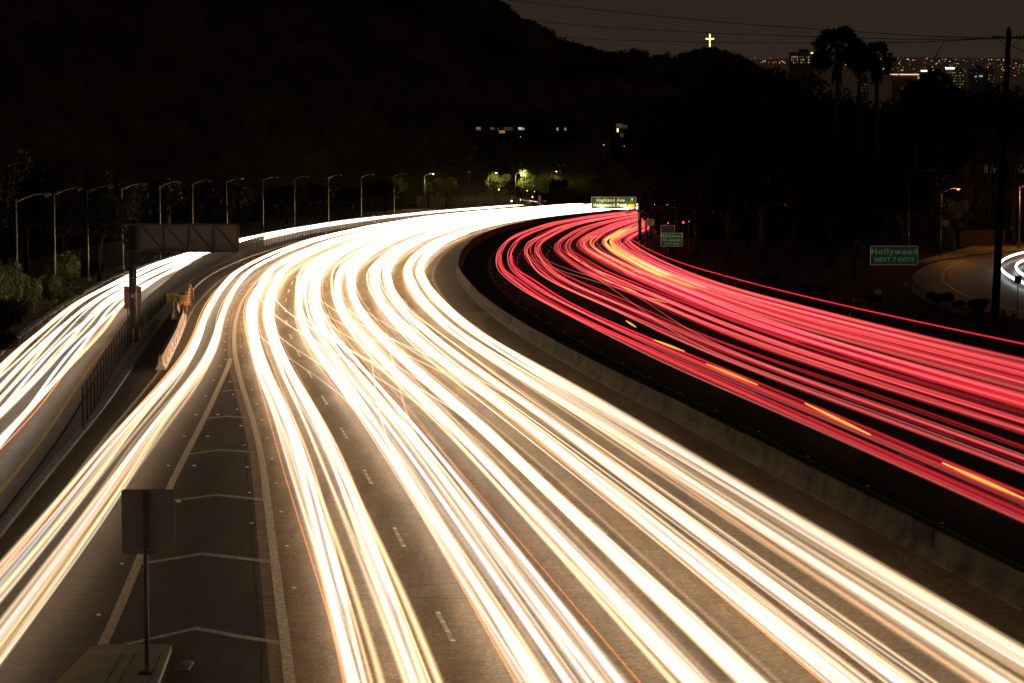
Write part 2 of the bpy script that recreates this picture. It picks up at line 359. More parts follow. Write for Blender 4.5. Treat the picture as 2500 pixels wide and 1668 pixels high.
def vehicle(name, lane, label, group, cols, ZZ, dx, half, z, r, g, cat='light trail', change=None, wob=.14, marker=None, near=1.0, far=1.0):
    """one passing vehicle: a left and a right lamp streak (and its side marker)"""
    ph = rng.uniform(0, 6.28, 3); wl = rng.uniform(70, 190, 3)
    base = lane(ZZ)
    if change: l2, zc, ln = change; s = sstep((ZZ - zc) / ln); base = base * (1 - s) + l2(ZZ) * s
    c = B(ZZ) + base + dx + sum(wob * np.sin(ZZ * 6.28 / wl[q] + ph[q]) for q in range(3)) * .6
    zz = z + .02 * np.sin(ZZ / 11 + ph[0])
    gg = g * (near + (far - near) * sstep((ZZ - 70) / 190)) * (1 + .18 * np.sin(ZZ / wl[0] * 9 + ph[1]))
    gg = gg * sstep((ZZ - ZZ[0]) / 3 + .2) * sstep((ZZ[-1] - ZZ) / 3 + .2)
    root = empty(name, (float(c[0]), float(ZZ[0]), 0)); tag(root, label, cat, group)
    lx, ly = c - float(c[0]), ZZ - float(ZZ[0])
    for s in (-1, 1): streak('streak', lx + s * half, ly, zz, r * rng.uniform(.8, 1.2), cols, gg * rng.uniform(.75, 1.25), root)
    if marker:
        s, mc, mr, mg = marker; streak('marker_streak', lx + s * (half + rng.uniform(.14, .28)), ly, zz + rng.uniform(-.12, .1), mr, mc, mg * (gg / g), root)
    return root
ZALL = ZT; ZT = ZALL[ZALL < 662]
def mid(a, b_, k=.5): return lambda Z: a(Z) + (b_(Z) - a(Z)) * k
LW = [mid(EDGE, L4), mid(L4, L3), mid(L3, L2), mid(L2, L1), mid(L1, GORE)]
wnames = ['in the lane beside the median barrier', 'in the second lane from the median barrier', 'in the middle white lane', 'in the second white lane from the striped gore', 'in the white lane beside the striped gore']
cyc = ['white', 'warm', 'tan', 'white', 'warm', 'blue', 'warm', 'white', 'tan', 'white', 'warm', 'white', 'tan']
def whites():
    for li, lane in enumerate(LW):
        nv = [16, 17, 17, 17, 17][li]
        for k in range(nv):
            c = cyc[(k + li * 3) % len(cyc)]
            if c == 'blue' and k % 3: c = 'white'
            ZZ = ZT
            if rng.random() < .14: ZZ = ZT[ZT > rng.uniform(30, 260)]
            elif rng.random() < .1: ZZ = ZT[ZT < rng.uniform(140, 400)]
            ch = None
            z = float(np.clip(rng.normal(.68, .12), .5, 1.05))
            mk = None
            if k % 5 == 0: mk = (random.choice((-1, 1)), 'amber', .022, .34)
            bright = rng.choice([.12, .22, .36, .62], p=[.34, .32, .23, .11])
            big = z > .8
            vehicle('headlight_trail', lane, 'white and tan headlight streaks running ' + wnames[li], 'headlight trails ' + wnames[li], c, ZZ,
                    rng.normal(0, .24), rng.uniform(.56, .68) if not big else rng.uniform(.66, .8), z, rng.uniform(.026, .074), bright, marker=mk, near=.86, far=3.2)
    # lane changers
    chs = [(LW[2], LW[3], 92, 95, 'warm', 0), (LW[1], LW[3], 96, 120, 'tan', 0), (LW[3], LW[4], 104, 70, 'white', 0), (LW[1], LW[2], 110, 90, 'warm', 0),
           (LW[2], LW[4], 86, 130, 'white', 0), (LW[3], LW[2], 82, 75, 'warm', 0)]
    for (a, b2, zc, ln, c, _) in chs:
        vehicle('headlight_trail', a, 'pair of thin white streaks crossing from one white lane to the next', 'headlight trails changing lane', c, ZT, rng.normal(0, .2), .6, .68, .036, .30,
                change=(b2, zc, ln), near=.8, far=1.6)
    # the bluish streaks that stop short near the bottom of the photo
    vehicle('headlight_trail', LW[4], 'bluish white streak pair that stops short beside the striped gore', 'headlight trails stopping short', 'blue', ZT[ZT > 58], .15, .62, .72, .07, .5, wob=.05)
    vehicle('headlight_trail', LW[3], 'strong violet blue streak pair in the second lane from the gore', 'blue headlight trails', 'blue', ZT, .5, .55, .7, .06, .75, wob=.08)
whites()
# exit ramp: between the gore and the left edge line, swinging away
XLANE = tab((20, -29.0), (54, -26.6), (80, -25.0), (100, -24.0), (120, -22.4), (140, -21.2), (160, -20.9), (200, -21.1), (260, -22.0), (400, -22.9), (460, -24.0), (520, -27.2), (600, -30.5), (660, -34))
for k in range(15):
    vehicle('headlight_trail', XLANE, 'cream and orange headlight streaks running down the exit ramp left of the gore', 'headlight trails on the exit ramp', ['tan', 'white', 'warm', 'tan', 'warm', 'white', 'blue', 'tan', 'warm', 'white', 'warm', 'tan', 'icy', 'warm', 'tan'][k], ZT,
            float(np.clip(rng.normal(0, .19), -.3, .3)) * (1 + 1.2 * (1 - sstep((ZT - 70) / 70))), rng.uniform(.52, .66), rng.uniform(.58, .8), rng.uniform(.032, .07), rng.choice([.16, .28, .45]), marker=(-1 if k % 2 else 1, 'amber', .026, .4) if k % 3 == 0 else None, near=.72, far=3.2, wob=.1)
FR = [lambda Z: FPATH(Z) - 1.25, lambda Z: FPATH(Z) + .95]
for li, (ln, txt) in enumerate(((FR[0], 'on the outer side of the frontage road'), (FR[1], 'on the fence side of the frontage road'))):
    for k in range(4):
        vehicle('headlight_trail', ln, 'white headlight streaks with orange rims ' + txt, 'headlight trails ' + txt, ['white', 'warm', 'icy', 'tan'][(k + li) % 4], ZT[ZT < 641],
                rng.normal(0, .16), rng.uniform(.5, .62), rng.uniform(.6, .75), rng.uniform(.045, .07), rng.choice([.35, .55, .75]), marker=(1 if li else -1, 'amber', .026, .5) if k % 2 == 0 else None, wob=.22, near=1, far=2.2)
# tail lights
LR = [mid(YEL, R1, .52), mid(R1, R2), mid(R2, R3), mid(R3, R4), mid(R4, R5), mid(R5, R6, .42)]
rnames = ['in the lane beside the dark median shoulder', 'in the second red lane from the median', 'in the third red lane from the median', 'in the fourth red lane from the median', 'in the fifth red lane from the median', 'in the outermost lane by the roadside posts']
ZR = ZT[ZT < 640]
rc = ['red', 'crimson', 'red', 'crimson', 'red', 'pink', 'crimson', 'red', 'crimson']
for li, lane in enumerate(LR):
    nv = [8, 10, 12, 14, 15, 12][li]
    for k in range(nv):
        br = rng.choice([.05, .1, .2, .4], p=[.25, .3, .3, .15]) * [.8, .72, .7, .74, .62, .58][li]
        ZZ = ZR
        if rng.random() < .2: ZZ = ZR[ZR > rng.uniform(60, 260)]
        elif rng.random() < .15: ZZ = ZR[ZR < rng.uniform(150, 330)]
        vehicle('tail_light_trail', lane, 'red tail light streaks ' + rnames[li], 'tail light trails ' + rnames[li], rc[(k + li) % len(rc)], ZZ,
                rng.normal(0, .3), rng.uniform(.55, .75), rng.uniform(.7, 1.05), rng.uniform(.03, .078), br, near=.72, far=2.3)
for k in range(2):
    a = [1, 2, 3, 2, 4][k]; b2 = [2, 1, 2, 3, 3][k]
    vehicle('tail_light_trail', LR[a], 'pinkish streak pair crossing between two red lanes', 'tail light trails changing lane', 'pink', ZT, 0, .6, .8, .03, .16, change=(LR[b2], [130, 190, 230, 170, 210][k], 110))
# bright orange-yellow hazard light in the outermost bend
vehicle('tail_light_trail', LR[4], 'orange and yellow streaks filling the sharp bend of the outer red lane', 'orange trails in the bend', 'gold', ZT[(ZT > 205) & (ZT < 420)], .1, .5, .85, .12, .34)
vehicle('tail_light_trail', LR[4], 'orange and yellow streaks filling the sharp bend of the outer red lane', 'orange trails in the bend', 'gold', ZT[(ZT > 225) & (ZT < 400)], -.3, .35, .95, .14, .5)
vehicle('tail_light_trail', LR[3], 'faint gold streak pair on the inner bend of the fourth red lane', 'gold trails in the inner bend', 'gold', ZT[(ZT > 230) & (ZT < 370)], .1, .45, .9, .1, .2)
# the single high red streak above the outer lane
zz = ZT[(ZT > 60) & (ZT < 330)]
hx = tab((20, 25.6), (130, 25.2), (180, 24.0), (240, 22.9), (330, 22.3))
root = empty('brake_light_trail', (float(B(zz[0]) + hx(zz[0])), float(zz[0]), 0)); tag(root, 'single thin crimson streak floating just above the outermost red lane', 'light trail', 'high brake light trail')
streak('streak', B(zz) + hx(zz) - root.location.x, zz - root.location.y, 1.55 + 0 * zz, .035, 'crimson', .55, root)
# blinking indicators
def flashes(label, segs, z, r, gk):
    a0 = G(*segs[0][0], z); root = empty('turn_signal_trail', (a0.x, a0.y, 0)); tag(root, label, 'light trail', 'dashed turn signal trails')
    for (p, q) in segs:
        a, c = G(*p, z), G(*q, z); ts = np.linspace(0, 1, 9)
        X = a.x + (c.x - a.x) * ts; Y = a.y + (c.y - a.y) * ts
        streak('flash', X - root.location.x, Y - root.location.y, z + 0 * ts, r * .9 * (.35 + .65 * np.sin(np.pi * np.clip(ts, .06, .94))), 'gold', gk, root)
flashes('row of four long golden dashes through the inner red lanes', [((1528, 783), (1553, 799)), ((1596, 830), (1671, 858)), ((1724, 888), (1850, 940)), ((1965, 985), (2125, 1062)), ((2300, 1130), (2510, 1222))], .85, .06, .5)
flashes('row of short golden dashes along the far bend of the third red lane', [((1384, 617), (1397, 628)), ((1400, 629), (1414, 638)), ((1424, 642), (1439, 652)), ((1450, 657), (1476, 672)), ((1470, 680), (1497, 692)), ((1520, 700), (1555, 714)), ((1585, 726), (1628, 740))], .85, .04, .45)

# ------------------------------------------------------------------ raised pavement markers
RPM = mat('ceramic_marker', (.85, .80, .66), .3, scale=3, col2=(.8, .75, .6))
RPMY = mat('amber_marker', (.9, .5, .08), .3, scale=3, col2=(.8, .42, .05))
def dome():
    b = MB(); v = []; f = []; n = 8
    for j, (r, z) in enumerate(((.055, 0), (.05, .012), (.03, .02))):
        for k in range(n): q = k * 2 * math.pi / n; v.append((r * math.cos(q), r * math.sin(q) * .9, z))
    for j in range(2):
        for k in range(n): f.append((j * n + k, j * n + (k + 1) % n, (j + 1) * n + (k + 1) % n, (j + 1) * n + k))
    f.append(tuple(range(2 * n, 3 * n))); return b.add(v, f)
m0 = dome().build('pavement_marker', RPM); me_w = m0.data; m1 = dome().build('pavement_marker', RPMY); me_y = m1.data
bpy.data.objects.remove(m0); bpy.data.objects.remove(m1)
def marker(p, me, label, group, s=1):
    o = bpy.data.objects.new('pavement_marker', me); link(o); o.location = p; o.scale = (s * 1.25, s, 1.6 * s); tag(o, label, 'road marker', group)
for Z in np.arange(66, 260, 7.3):
    marker(pt(lambda q: GORE(q) + .42, Z, .012), me_w, 'small white stud row right of the solid gore line', 'markers right of the gore line')
for Z in np.arange(78, 230, 7.3):
    marker(pt(lambda q: GORE(q) - .6, Z, .012), me_w, 'small white marker along the inner side of the gore line', 'markers inside the gore')
for Z in (62, 70, 83, 93, 103, 112, 121, 130, 139):
    marker(pt(lambda q: GOL(q) - .45, Z, .012), me_w, 'small white raised marker on the ramp side of the slanting gore line', 'markers beside the slanting gore line')
for Z in (83, 93, 103, 112):
    marker(pt(lambda q: GOL(q) + .55, Z, .012), me_w, 'small white raised marker just inside the slanting gore line', 'markers inside the slanting gore line', 1.3)
for Z in np.arange(58.6, 300, 14.63):
    for d in (0, 1.22, 2.44, 3.66): marker(pt(L1, Z + d, .014), me_w, 'white stud, one of four on each dash of the first dashed line', 'studs on the first dashed line', 1.1 if d in (0, 3.66) else .9)
for Z in np.arange(60, 300, 9.0):
    marker(pt(lambda q: YEL(q) + .2, Z, .012), me_y, 'tiny amber stud beside the yellow line on the dark median shoulder', 'amber studs along the yellow line')
for Z in np.arange(200, 330, 4.2):
    marker(pt(R1, Z, .014), me_w, 'small white stud on the far bend between the two innermost red lanes', 'studs in the bend of the first red line', 1.1)
    marker(pt(R2, Z, .014), me_w, 'small white stud on the far bend between the second and third red lanes', 'studs in the bend of the second red line', 1.1)

# ------------------------------------------------------------------ street furniture
def street_lamp(base, h, arm, ang, label, group, lit=None, m=STEEL, r=.066, steady=None):
    root = empty('street_lamp', base, ang); tag(root, label, 'street lamp', group)
    MB().tube([(0, 0, 0), (0, 0, h * .5), (0, 0, h)], [r * 1.25, r, r * .62], 8).build('pole', m, root, True)
    MB().tube([(0, 0, 0), (0, 0, .5)], r * 1.9, 8).build('base_collar', m, root)
    ts = [i / 8 for i in range(9)]
    MB().tube([(arm * t, 0, h - .25 + .62 * math.sin(t * math.pi / 2)) for t in ts], [.05 - .02 * t for t in ts], 6).build('arm', m, root, True)
    hd = MB(); hd.tube([(arm - .05, 0, h + .37), (arm + .2, 0, h + .4), (arm + .55, 0, h + .36), (arm + .68, 0, h + .34)], [.05, .13, .12, .05], 8)
    hd.build('lamp_head', mat('lamp_head_dark', (.03, .027, .02), .7, .2), root, True)
    root.rotation_euler.x = random.uniform(-.006, .006); root.rotation_euler.y = random.uniform(-.012, .012)
    if lit:
        col, k, pw = lit
        MB().tube([(arm + .2, 0, h + .26), (arm + .36, 0, h + .18), (arm + .5, 0, h + .26)], [.05, .11, .05], 8).build('lens', emis('lens_%d' % int(k * 10), col, k), root)
        if pw:
            L = bpy.data.lights.new('lamp_light', 'POINT'); L.energy = pw; L.color = col; L.shadow_soft_size = .15
            lo = link(bpy.data.objects.new('lamp_light', L), root); lo.location = (arm + .36, 0, h - .1)
    return root
def zsolve(px, off, z0=120, z1=700):
    best = min(np.arange(z0, z1, .5), key=lambda Z: abs((B(Z) + off) / Z * F - (px - CX))); return float(best)
ordn = ['first', 'second', 'third', 'fourth', 'fifth', 'sixth', 'seventh', 'eighth', 'ninth', 'tenth', 'eleventh', 'twelfth']
LAMPX = [41, 134, 216, 301, 392, 472, 556, 644, 720, 803, 883, 963]
TOPY = [484, 468, 463, 457, 451, 445, 441, 437, 434, 431, 430, 428]
for i, px in enumerate(LAMPX):
    Z = 178 + i * 23.5
    # place where the pole's top, 9.1 m up, meets the photo
    Z = (HC - 9.1) * F / (TOPY[i] - YH) if i < 9 else 420 + (i - 8) * 33
    Z = max(Z, 150); x = (px - CX) / F * Z
    street_lamp((x, Z, -.05), 9.1 if i < 9 else HC - (TOPY[i] - YH) * Z / F, 1.9, math.radians(8), '%s thin galvanised lamp from the left in the row behind the frontage road' % ordn[i], 'row of street lamps along the frontage road',
                lit=((.75, .85, 1.0), .02, 0))
for i, (px, py, hx_, hy, Z) in enumerate(((1037, 428, 1057, 424, 585), (1193, 430, 1212, 421, 660), (1259, 430, 1273, 421, 682), (1346, 424, 1358, 418, 715))):
    p = P(px, py, Z); q = P(hx_, hy, Z)
    street_lamp((p.x, Z, -.05), q.z - .3, max(.8, q.x - p.x - .3), 0, ['lit yellowish street lamp beside the leftmost glowing tree', 'lit street lamp under the middle glowing tree crown', 'lit street lamp inside the rightmost glowing tree crown', 'small faintly lit street lamp right of the glowing trees'][i],
                'lit lamps among the far trees', lit=((1.0, .86, .42), [26, 20, 22, 8][i], [4200, 4800, 5400, 700][i]), r=.085, m=mat('dim_steel', (.06, .05, .04), .6, .3))
# right-hand street lamps (orange)
p = G(2297, 629); street_lamp((p.x, p.y, -.05), 8.3, 1.75, math.radians(4), 'orange lit ornamental lamp holding a round banner by the side street', 'ornamental lamps of the side street', lit=((1, .38, .08), 5, 900), r=.075, m=mat('dim_steel2', (.16, .13, .09), .6, .3))
root = bpy.data.objects[-1] if False else [o for o in COL.objects if o.name.startswith('street_lamp')][-1]
MB().bar((0, 0, 6.6), (1.05, 0, 6.6), .05).build('banner_arm', STEEL, root)
MB().bar((1.0, 0, 6.6), (1.0, 0, 4.9), .03).build('banner_rod', STEEL, root)
b = MB(); b.tube([(.55, -.03, 4.35), (.55, .03, 4.35)], .45, 20); b.build('round_banner', mat('banner_olive', (.16, .15, .03), .7), root)
b = MB()
for k in range(20):
    a0, a1 = k * math.pi / 10, (k + 1) * math.pi / 10
    b.bar((.55 + .36 * math.cos(a0), -.045, 4.35 + .36 * math.sin(a0)), (.55 + .36 * math.cos(a1), -.045, 4.35 + .36 * math.sin(a1)), .02)
b.build('banner_ring', mat('banner_ring', (.4, .36, .1), .7), root)
p = G(2488, 608); street_lamp((p.x, p.y, -.05), 8.6, 1.9, math.radians(5), 'bright orange lit lamp pole at the right edge of the photo', 'ornamental lamps of the side street', lit=((1, .36, .07), 7, 2600), r=.13)
MB().tube([(p.x, p.y, 0), (p.x, p.y, .35), (p.x, p.y, .9)], [.42, .36, .2], 10)
p = P(2280, 414, 215); street_lamp((P(2222, 430, 215).x, 215, -.05), p.z - .4, 1.6, 0, 'dark unlit lamp arm among the black trees above the side street', 'unlit lamp among the trees', m=mat('dim_steel', (.06, .05, .04), .6, .3))

# ---- overhead sign seen from behind (left)
pb = G(326, 846); Zg = pb.y; sc_ = Zg / F
root = empty('overhead_sign', (pb.x, Zg, 0)); tag(root, 'dark cantilever road sign seen from behind, on one thick post left of the ramp', 'road sign')
topz = P(326, 548, Zg).z
MB().tube([(0, 0, 0), (0, 0, topz)], [.27, .24], 12).build('post', DARKST, root, True)
MB().box((0, 0, .1), (1.0, 1.0, .3)).build('footing', KERBC, root)
x0, x1 = (345 - 326) * sc_, (586 - 326) * sc_; xl = (308 - 326) * sc_
zt, zb = P(0, 550, Zg).z, P(0, 611, Zg).z
MB().box(((x0 + x1) / 2, -.35, (zt + zb) / 2), (x1 - x0, .05, zt - zb)).build('panel', SIGNBACK, root)
fr = MB()
for z in (zt + .05, zb - .05): fr.box(((xl + x1) / 2, -.52, z), (x1 - xl, .14, .13)); 
for z in (zt + .05, zb - .05): fr.box(((xl + x1) / 2, -.12, z), (x1 - xl, .1, .1))
for k in range(5):
    xx = x0 + (x1 - x0) * k / 4 if k else x0; fr.box((xx, -.45, (zt + zb) / 2), (.13, .12, zt - zb + .1))
for k in range(4):
    a = x0 + (x1 - x0) * k / 4; c = x0 + (x1 - x0) * (k + 1) / 4
    fr.bar((a + .1, -.47, zt), (c - .05, -.47, zb), .09)
fr.build('frame', DARKST, root)
# junction box on the post
MB().box((.02, -.3, P(0, 722, Zg).z), (.16, .1, .24)).build('junction_box', mat('pale_box', (.30, .27, .18), .6), root)
# ---- dull red sign back behind that post
p0 = P(324, 727, Zg + 2.5); root = empty('road_sign', (p0.x, Zg + 2.5, 0)); tag(root, 'dull red rectangular sign back behind the thick gantry post', 'road sign')
MB().box((0, 0, p0.z), (43 * sc_, .04, 56 * sc_)).build('panel', mat('dull_red_back', (.17, .05, .035), .6, scale=2, col2=(.14, .042, .03)), root)
for s in (-.33, .33): MB().box((s, .05, p0.z / 2 + .3), (.07, .05, p0.z + .6)).build('leg', DARKST, root)
b = MB()
for s in (-.5, .43): b.box((0, -.04, p0.z + s), (43 * sc_ - .1, .02, .05))
b.build('crossbar', BLACK, root)

# ---- bottom-left: concrete island, sign back, grate
isl = [G(205, 1700), G(231, 1592), G(245, 1588), G(409, 1588), G(419, 1592), G(415, 1700)]
b = MB(); h = .15; v = [Vector((p.x, p.y, 0)) for p in isl]; v[0].y -= 14; v[0].x += -.9; v[-1].y -= 14; v[-1].x += .6
nn = len(v); b.add([(p.x, p.y, -.02) for p in v] + [(p.x, p.y, h) for p in v], [tuple(range(nn, 2 * nn))] + [(i, (i + 1) % nn, nn + (i + 1) % nn, nn + i) for i in range(nn)])
isl_o = b.build('traffic_island', mat('island_concrete', (.34, .32, .21), .85, scale=1.3, col2=(.22, .20, .13), bump=.3)); isl_o['kind'] = 'structure'
cx_ = sum(p.x for p in v) / nn
b = MB()
for px in (300, 331, 396):
    a = G(px, 1594, h); c = G(px - 12 if px < 390 else px, 1700, h); c.y -= 10; b.bar((a.x, a.y - .2, h + .003), (c.x, c.y, h + .003), .014, .008)
structure(b.build('island_joint', mat('joint_dark2', (.05, .045, .032), .9)))
yk = MB(); a = v[0]; c = v[1]
d_ = (c - a).normalized(); yk.bar((a.x - .05, a.y, .07), (c.x - .05, c.y, .07), .09, .145); structure(yk.build('yellow_kerb_paint', YPAINT))
pb = G(356, 1645, .15); root = empty('road_sign', (pb.x, pb.y, .15)); tag(root, 'plain rounded rectangle sign seen from behind on the concrete island', 'road sign')
sp = pb.y / F; tz = P(356, 1196, pb.y).z - .15; bz = P(356, 1354, pb.y).z - .15
MB().box((.03, 0, tz / 2), (.09, .09, tz - .08)).build('post', DARKST, root)
def rrect(w, h, r, t, cz, cx=0, y=0):
    b = MB(); pts = []
    for (sx_, sz_, a0) in ((1, 1, 0), (-1, 1, 90), (-1, -1, 180), (1, -1, 270)):
        for k in range(5):
            a = math.radians(a0 + k * 22.5); pts.append((cx + sx_ * (w / 2 - r) + r * math.cos(a), cz + sz_ * (h / 2 - r) + r * math.sin(a)))
    n = len(pts); b.add([(x, y - t / 2, z) for x, z in pts] + [(x, y + t / 2, z) for x, z in pts],
                        [tuple(range(n))[::-1], tuple(range(n, 2 * n))] + [(i, (i + 1) % n, n + (i + 1) % n, n + i) for i in range(n)])
    return b
rrect(130 * sp, tz - bz, .07, .02, (tz + bz) / 2, .08, .065).build('panel', SIGNBACK, root)
b = MB()
for z in (.12, .9): b.box((.03, -.05, bz + z), (.14, .02, .05))
b.build('bracket', DARKST, root)
MB().box((0, 0, .02), (.3, .3, .05)).build('base_plate', DARKST, root)
for z in (bz + .12, bz + .9):
    for x in (-.02, .08): MB().tube([(x, -.085, z), (x, -.06, z)], .018, 6).build('bolt', STEEL, root)
ga, gb = G(424, 1640), G(470, 1618)
root = empty('drain_grate', (ga.x, ga.y, 0)); tag(root, 'steel drain grate in the gutter beside the concrete island', 'drain grate')
w_, d_ = gb.x - ga.x + .05, gb.y - ga.y
MB().box((w_ / 2, d_ / 2, .006), (w_, d_, .012)).build('pit', BLACK, root)
b = MB()
for k in range(9): b.box((w_ * (k + .5) / 9, d_ / 2, .03), (.018, d_, .04))
b.build('bars', mat('bright_bars', (.30, .27, .19), .6), root)

# ---- chain-link fence between ramp and frontage road
root = empty('chain_link_fence', pt(FENCE, 105)); tag(root, 'long chain link fence with screening slats between the frontage road and the exit ramp', 'fence')
ox, oy = root.location.x, root.location.y
postm = mat('fence_post', (.012, .010, .008), .8, 0, spec=.1)
far_posts = MB(); cnt = 0
for Z in np.arange(105, 640, 3.0):
    p = pt(FENCE, Z)
    if cnt < 98: MB().tube([(p.x - ox, p.y - oy, .08), (p.x - ox, p.y - oy, 2.0)], .035, 6).build('fence_post', postm, root)
    else: far_posts.tube([(p.x - ox, p.y - oy, .08), (p.x - ox, p.y - oy, 2.0)], .035, 5)
    cnt += 1
fp = far_posts.build('distant_posts', postm, root); fp['kind'] = 'stuff'
b = MB(); sl = MB()
for z in (1.93, .2):
    b.tube([tuple(Vector((pt(FENCE, Z).x - ox, Z - oy, z))) for Z in np.arange(105, 640, 3.0)], .02, 5)
b.build('rail', postm, root)
Zc = 105.0
while Zc < 640:
    wd = .045 if Zc < 150 else .06
    a = pt(FENCE, Zc); c = pt(FENCE, Zc + wd)
    hh = 1.88 + (.05 * math.sin(Zc * 1.7)); x_, y_ = a.x - ox, a.y - oy; x2, y2 = c.x - ox, c.y - oy
    sl.add([(x_, y_, .1), (x2, y2, .1), (x2, y2, hh), (x_, y_, hh)], [(0, 1, 2, 3)])
    if Zc < 150: Zc += .5
    elif 190 < Zc < 330: Zc += .17
    else: Zc += .35
slm = mat('screen_slats', (.030, .026, .018), .8, scale=.7, col2=(.022, .019, .014))
s_o = sl.build('screen_slats', slm, root)
sm = s_o.modifiers.new('thickness', 'SOLIDIFY'); sm.thickness = .012

# ---- temporary concrete barrier with crash drums and delineators
KR = [G(392, 903), G(415, 858), G(429, 830), G(436, 808), G(444, 788), G(446, 768)]
KR2 = [G(428, 782), G(430, 765), G(432, 748), G(428, 738)]
kprof = [(-.30, 0), (-.28, .07), (-.14, .3), (-.09, .8), (.09, .8), (.14, .3), (.28, .07), (.30, 0)]
krm = mat('k_rail_concrete', (.85, .70, .56), .85, scale=1.3, col2=(.34, .27, .21), bump=.3)
def krail(a, c, label):
    d = (c - a); L = d.length; root = empty('temporary_barrier', a, math.atan2(d.y, d.x) - math.pi / 2); tag(root, label, 'barrier', 'short concrete barrier sections beside the ramp')
    v = []
    for y, s_ in ((.03, .97), (.25, 1), (L - .25, 1), (L - .03, .97)): v += [(x * s_, y, z * s_) for x, z in kprof]
    n = len(kprof); f = [(i * n + k, i * n + (k + 1) % n, (i + 1) * n + (k + 1) % n, (i + 1) * n + k) for i in range(3) for k in range(n)]
    f += [tuple(range(n)), tuple(3 * n + k for k in range(n))[::-1]]
    MB().add(v, f).build('body', krm, root)
    b = MB()
    for k in range(3): b.box((.225 - .0, L * (k + .5) / 3, .3), (.03, .03, .5))
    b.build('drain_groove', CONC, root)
names = ['nearest pale concrete barrier section beside the ramp', 'second pale concrete barrier section from the near end', 'third pale concrete barrier section from the near end', 'fourth pale concrete barrier section from the near end', 'pale concrete barrier section next to the red capped end']
for i in range(len(KR) - 1): krail(KR[i], KR[i + 1], names[i])
krail(KR2[0], KR2[1] + (KR2[1] - KR2[0]) * .3, 'dim grey concrete barrier section turned in towards the yellow drums')
krail(KR2[1] + (KR2[2] - KR2[1]) * .4, KR2[2] + (KR2[3] - KR2[2]), 'grey concrete barrier section tight against the yellow drums')
def drum(px, py, label):
    p = G(px, py); root = empty('crash_drum', p); tag(root, label, 'crash barrel', 'yellow sand drums at the end of the concrete barrier')
    v = []; f = []; n = 20; pr = [(.42, 0), (.44, .35), (.48, .36), (.48, .42), (.46, .43), (.5, .78), (.54, .80), (.54, .88), (.52, .9)]
    b = MB().tube([(0, 0, z) for r, z in pr], [r for r, z in pr], n); b.build('drum_body', mat('drum_yellow', (.50, .34, .02), .5, scale=2, col2=(.32, .22, .02)), root, False)
    b = MB()
    for k in range(46):
        a = random.uniform(0, 6.28); r = random.uniform(0, .42); s = random.uniform(.06, .16)
        b.box((r * math.cos(a), r * math.sin(a), .93 + random.uniform(0, .15) * (1 - r)), (s, s * .7, .06), Matrix.Rotation(a, 3, 'Z') @ Matrix.Rotation(random.uniform(-.6, .6), 3, 'X'))
    b.build('rubble', mat('rubble_grey', (.10, .105, .09), .7, scale=8), root)
drum(417, 743, 'yellow sand drum heaped with grey debris, the left one of the two'); drum(447, 746, 'yellow sand drum heaped with grey debris, the right one of the two')
p = G(446, 776); root = empty('barrier_end_cap', p); tag(root, 'crumpled red plate on the end of the concrete barrier', 'end cap')
b = MB(); b.add([(-.2, 0, 0), (.25, .1, 0), (.22, .0, .5), (.25, .1, .86), (-.1, -.05, .9), (-.25, .05, .45)], [(0, 1, 2), (0, 2, 5), (2, 3, 4), (2, 4, 5)])
q = b.build('red_plate', mat('crushed_red', (.42, .06, .05), .5, scale=5), root); q.modifiers.new('t', 'SOLIDIFY').thickness = .02
DEL = [(456, 762, 1.7, 'first'), (466, 750, 1.9, 'second'), (472, 735, 1.1, 'third'), (462, 748, 1.6, 'fourth')]
for px, py, h, w in DEL:
    p = G(px, py); root = empty('delineator_post', p); tag(root, {'first': 'orange post closest to the concrete barrier end', 'second': 'tallest orange post right of the yellow drums', 'third': 'short orange post farthest right of the drums', 'fourth': 'red and white banded post against the right drum'}[w], 'delineator')
    MB().tube([(0, 0, 0), (0, 0, h)], .045, 8).build('post', mat('orange_post', (.62, .11, .03), .5), root)
    MB().tube([(0, 0, 0), (0, 0, .06)], .16, 10).build('base', BLACK, root)
    if w == 'fourth':
        b = MB()
        for k in range(5): b.tube([(0, 0, .3 + k * .26), (0, 0, .42 + k * .26)], .052, 8)
        b.build('white_band', SIGNW, root)
# short wooden/steel stakes and rubble around the gantry foot
for px, py, h, lab in ((326, 848, 1.15, 'pale short post nearest the gantry foot'), (341, 829, .8, 'stubby pale post right of the gantry foot'), (354, 800, .95, 'grey post between the gantry and the drums'), (368, 769, .6, 'pale post by the fence above the rubble')):
    p = G(px, py); q = MB().box((p.x, p.y, h / 2), (.1, .08, h)).box((p.x, p.y, h + .01), (.07, .05, .02)).build('marker_post', mat('stake', (.23, .2, .13), .8)); tag(q, lab, 'post', 'short posts around the gantry foot')
b = MB()
for k in range(170):
    t = random.random(); px = 335 + 45 * t + random.gauss(0, 5); py = 838 - 55 * t + random.gauss(0, 4); p = G(px, py); s = random.uniform(.08, .25)
    b.box((p.x, p.y, s * .3 + .02), (s, s * .7, s * .6), Matrix.Rotation(random.uniform(0, 3), 3, 'Z'))
tag(b.build('rubble', mat('rubble_tan', (.12, .10, .07), .9, scale=6)), 'broken concrete rubble lying along the kerb by the gantry', 'rubble', kind='stuff')

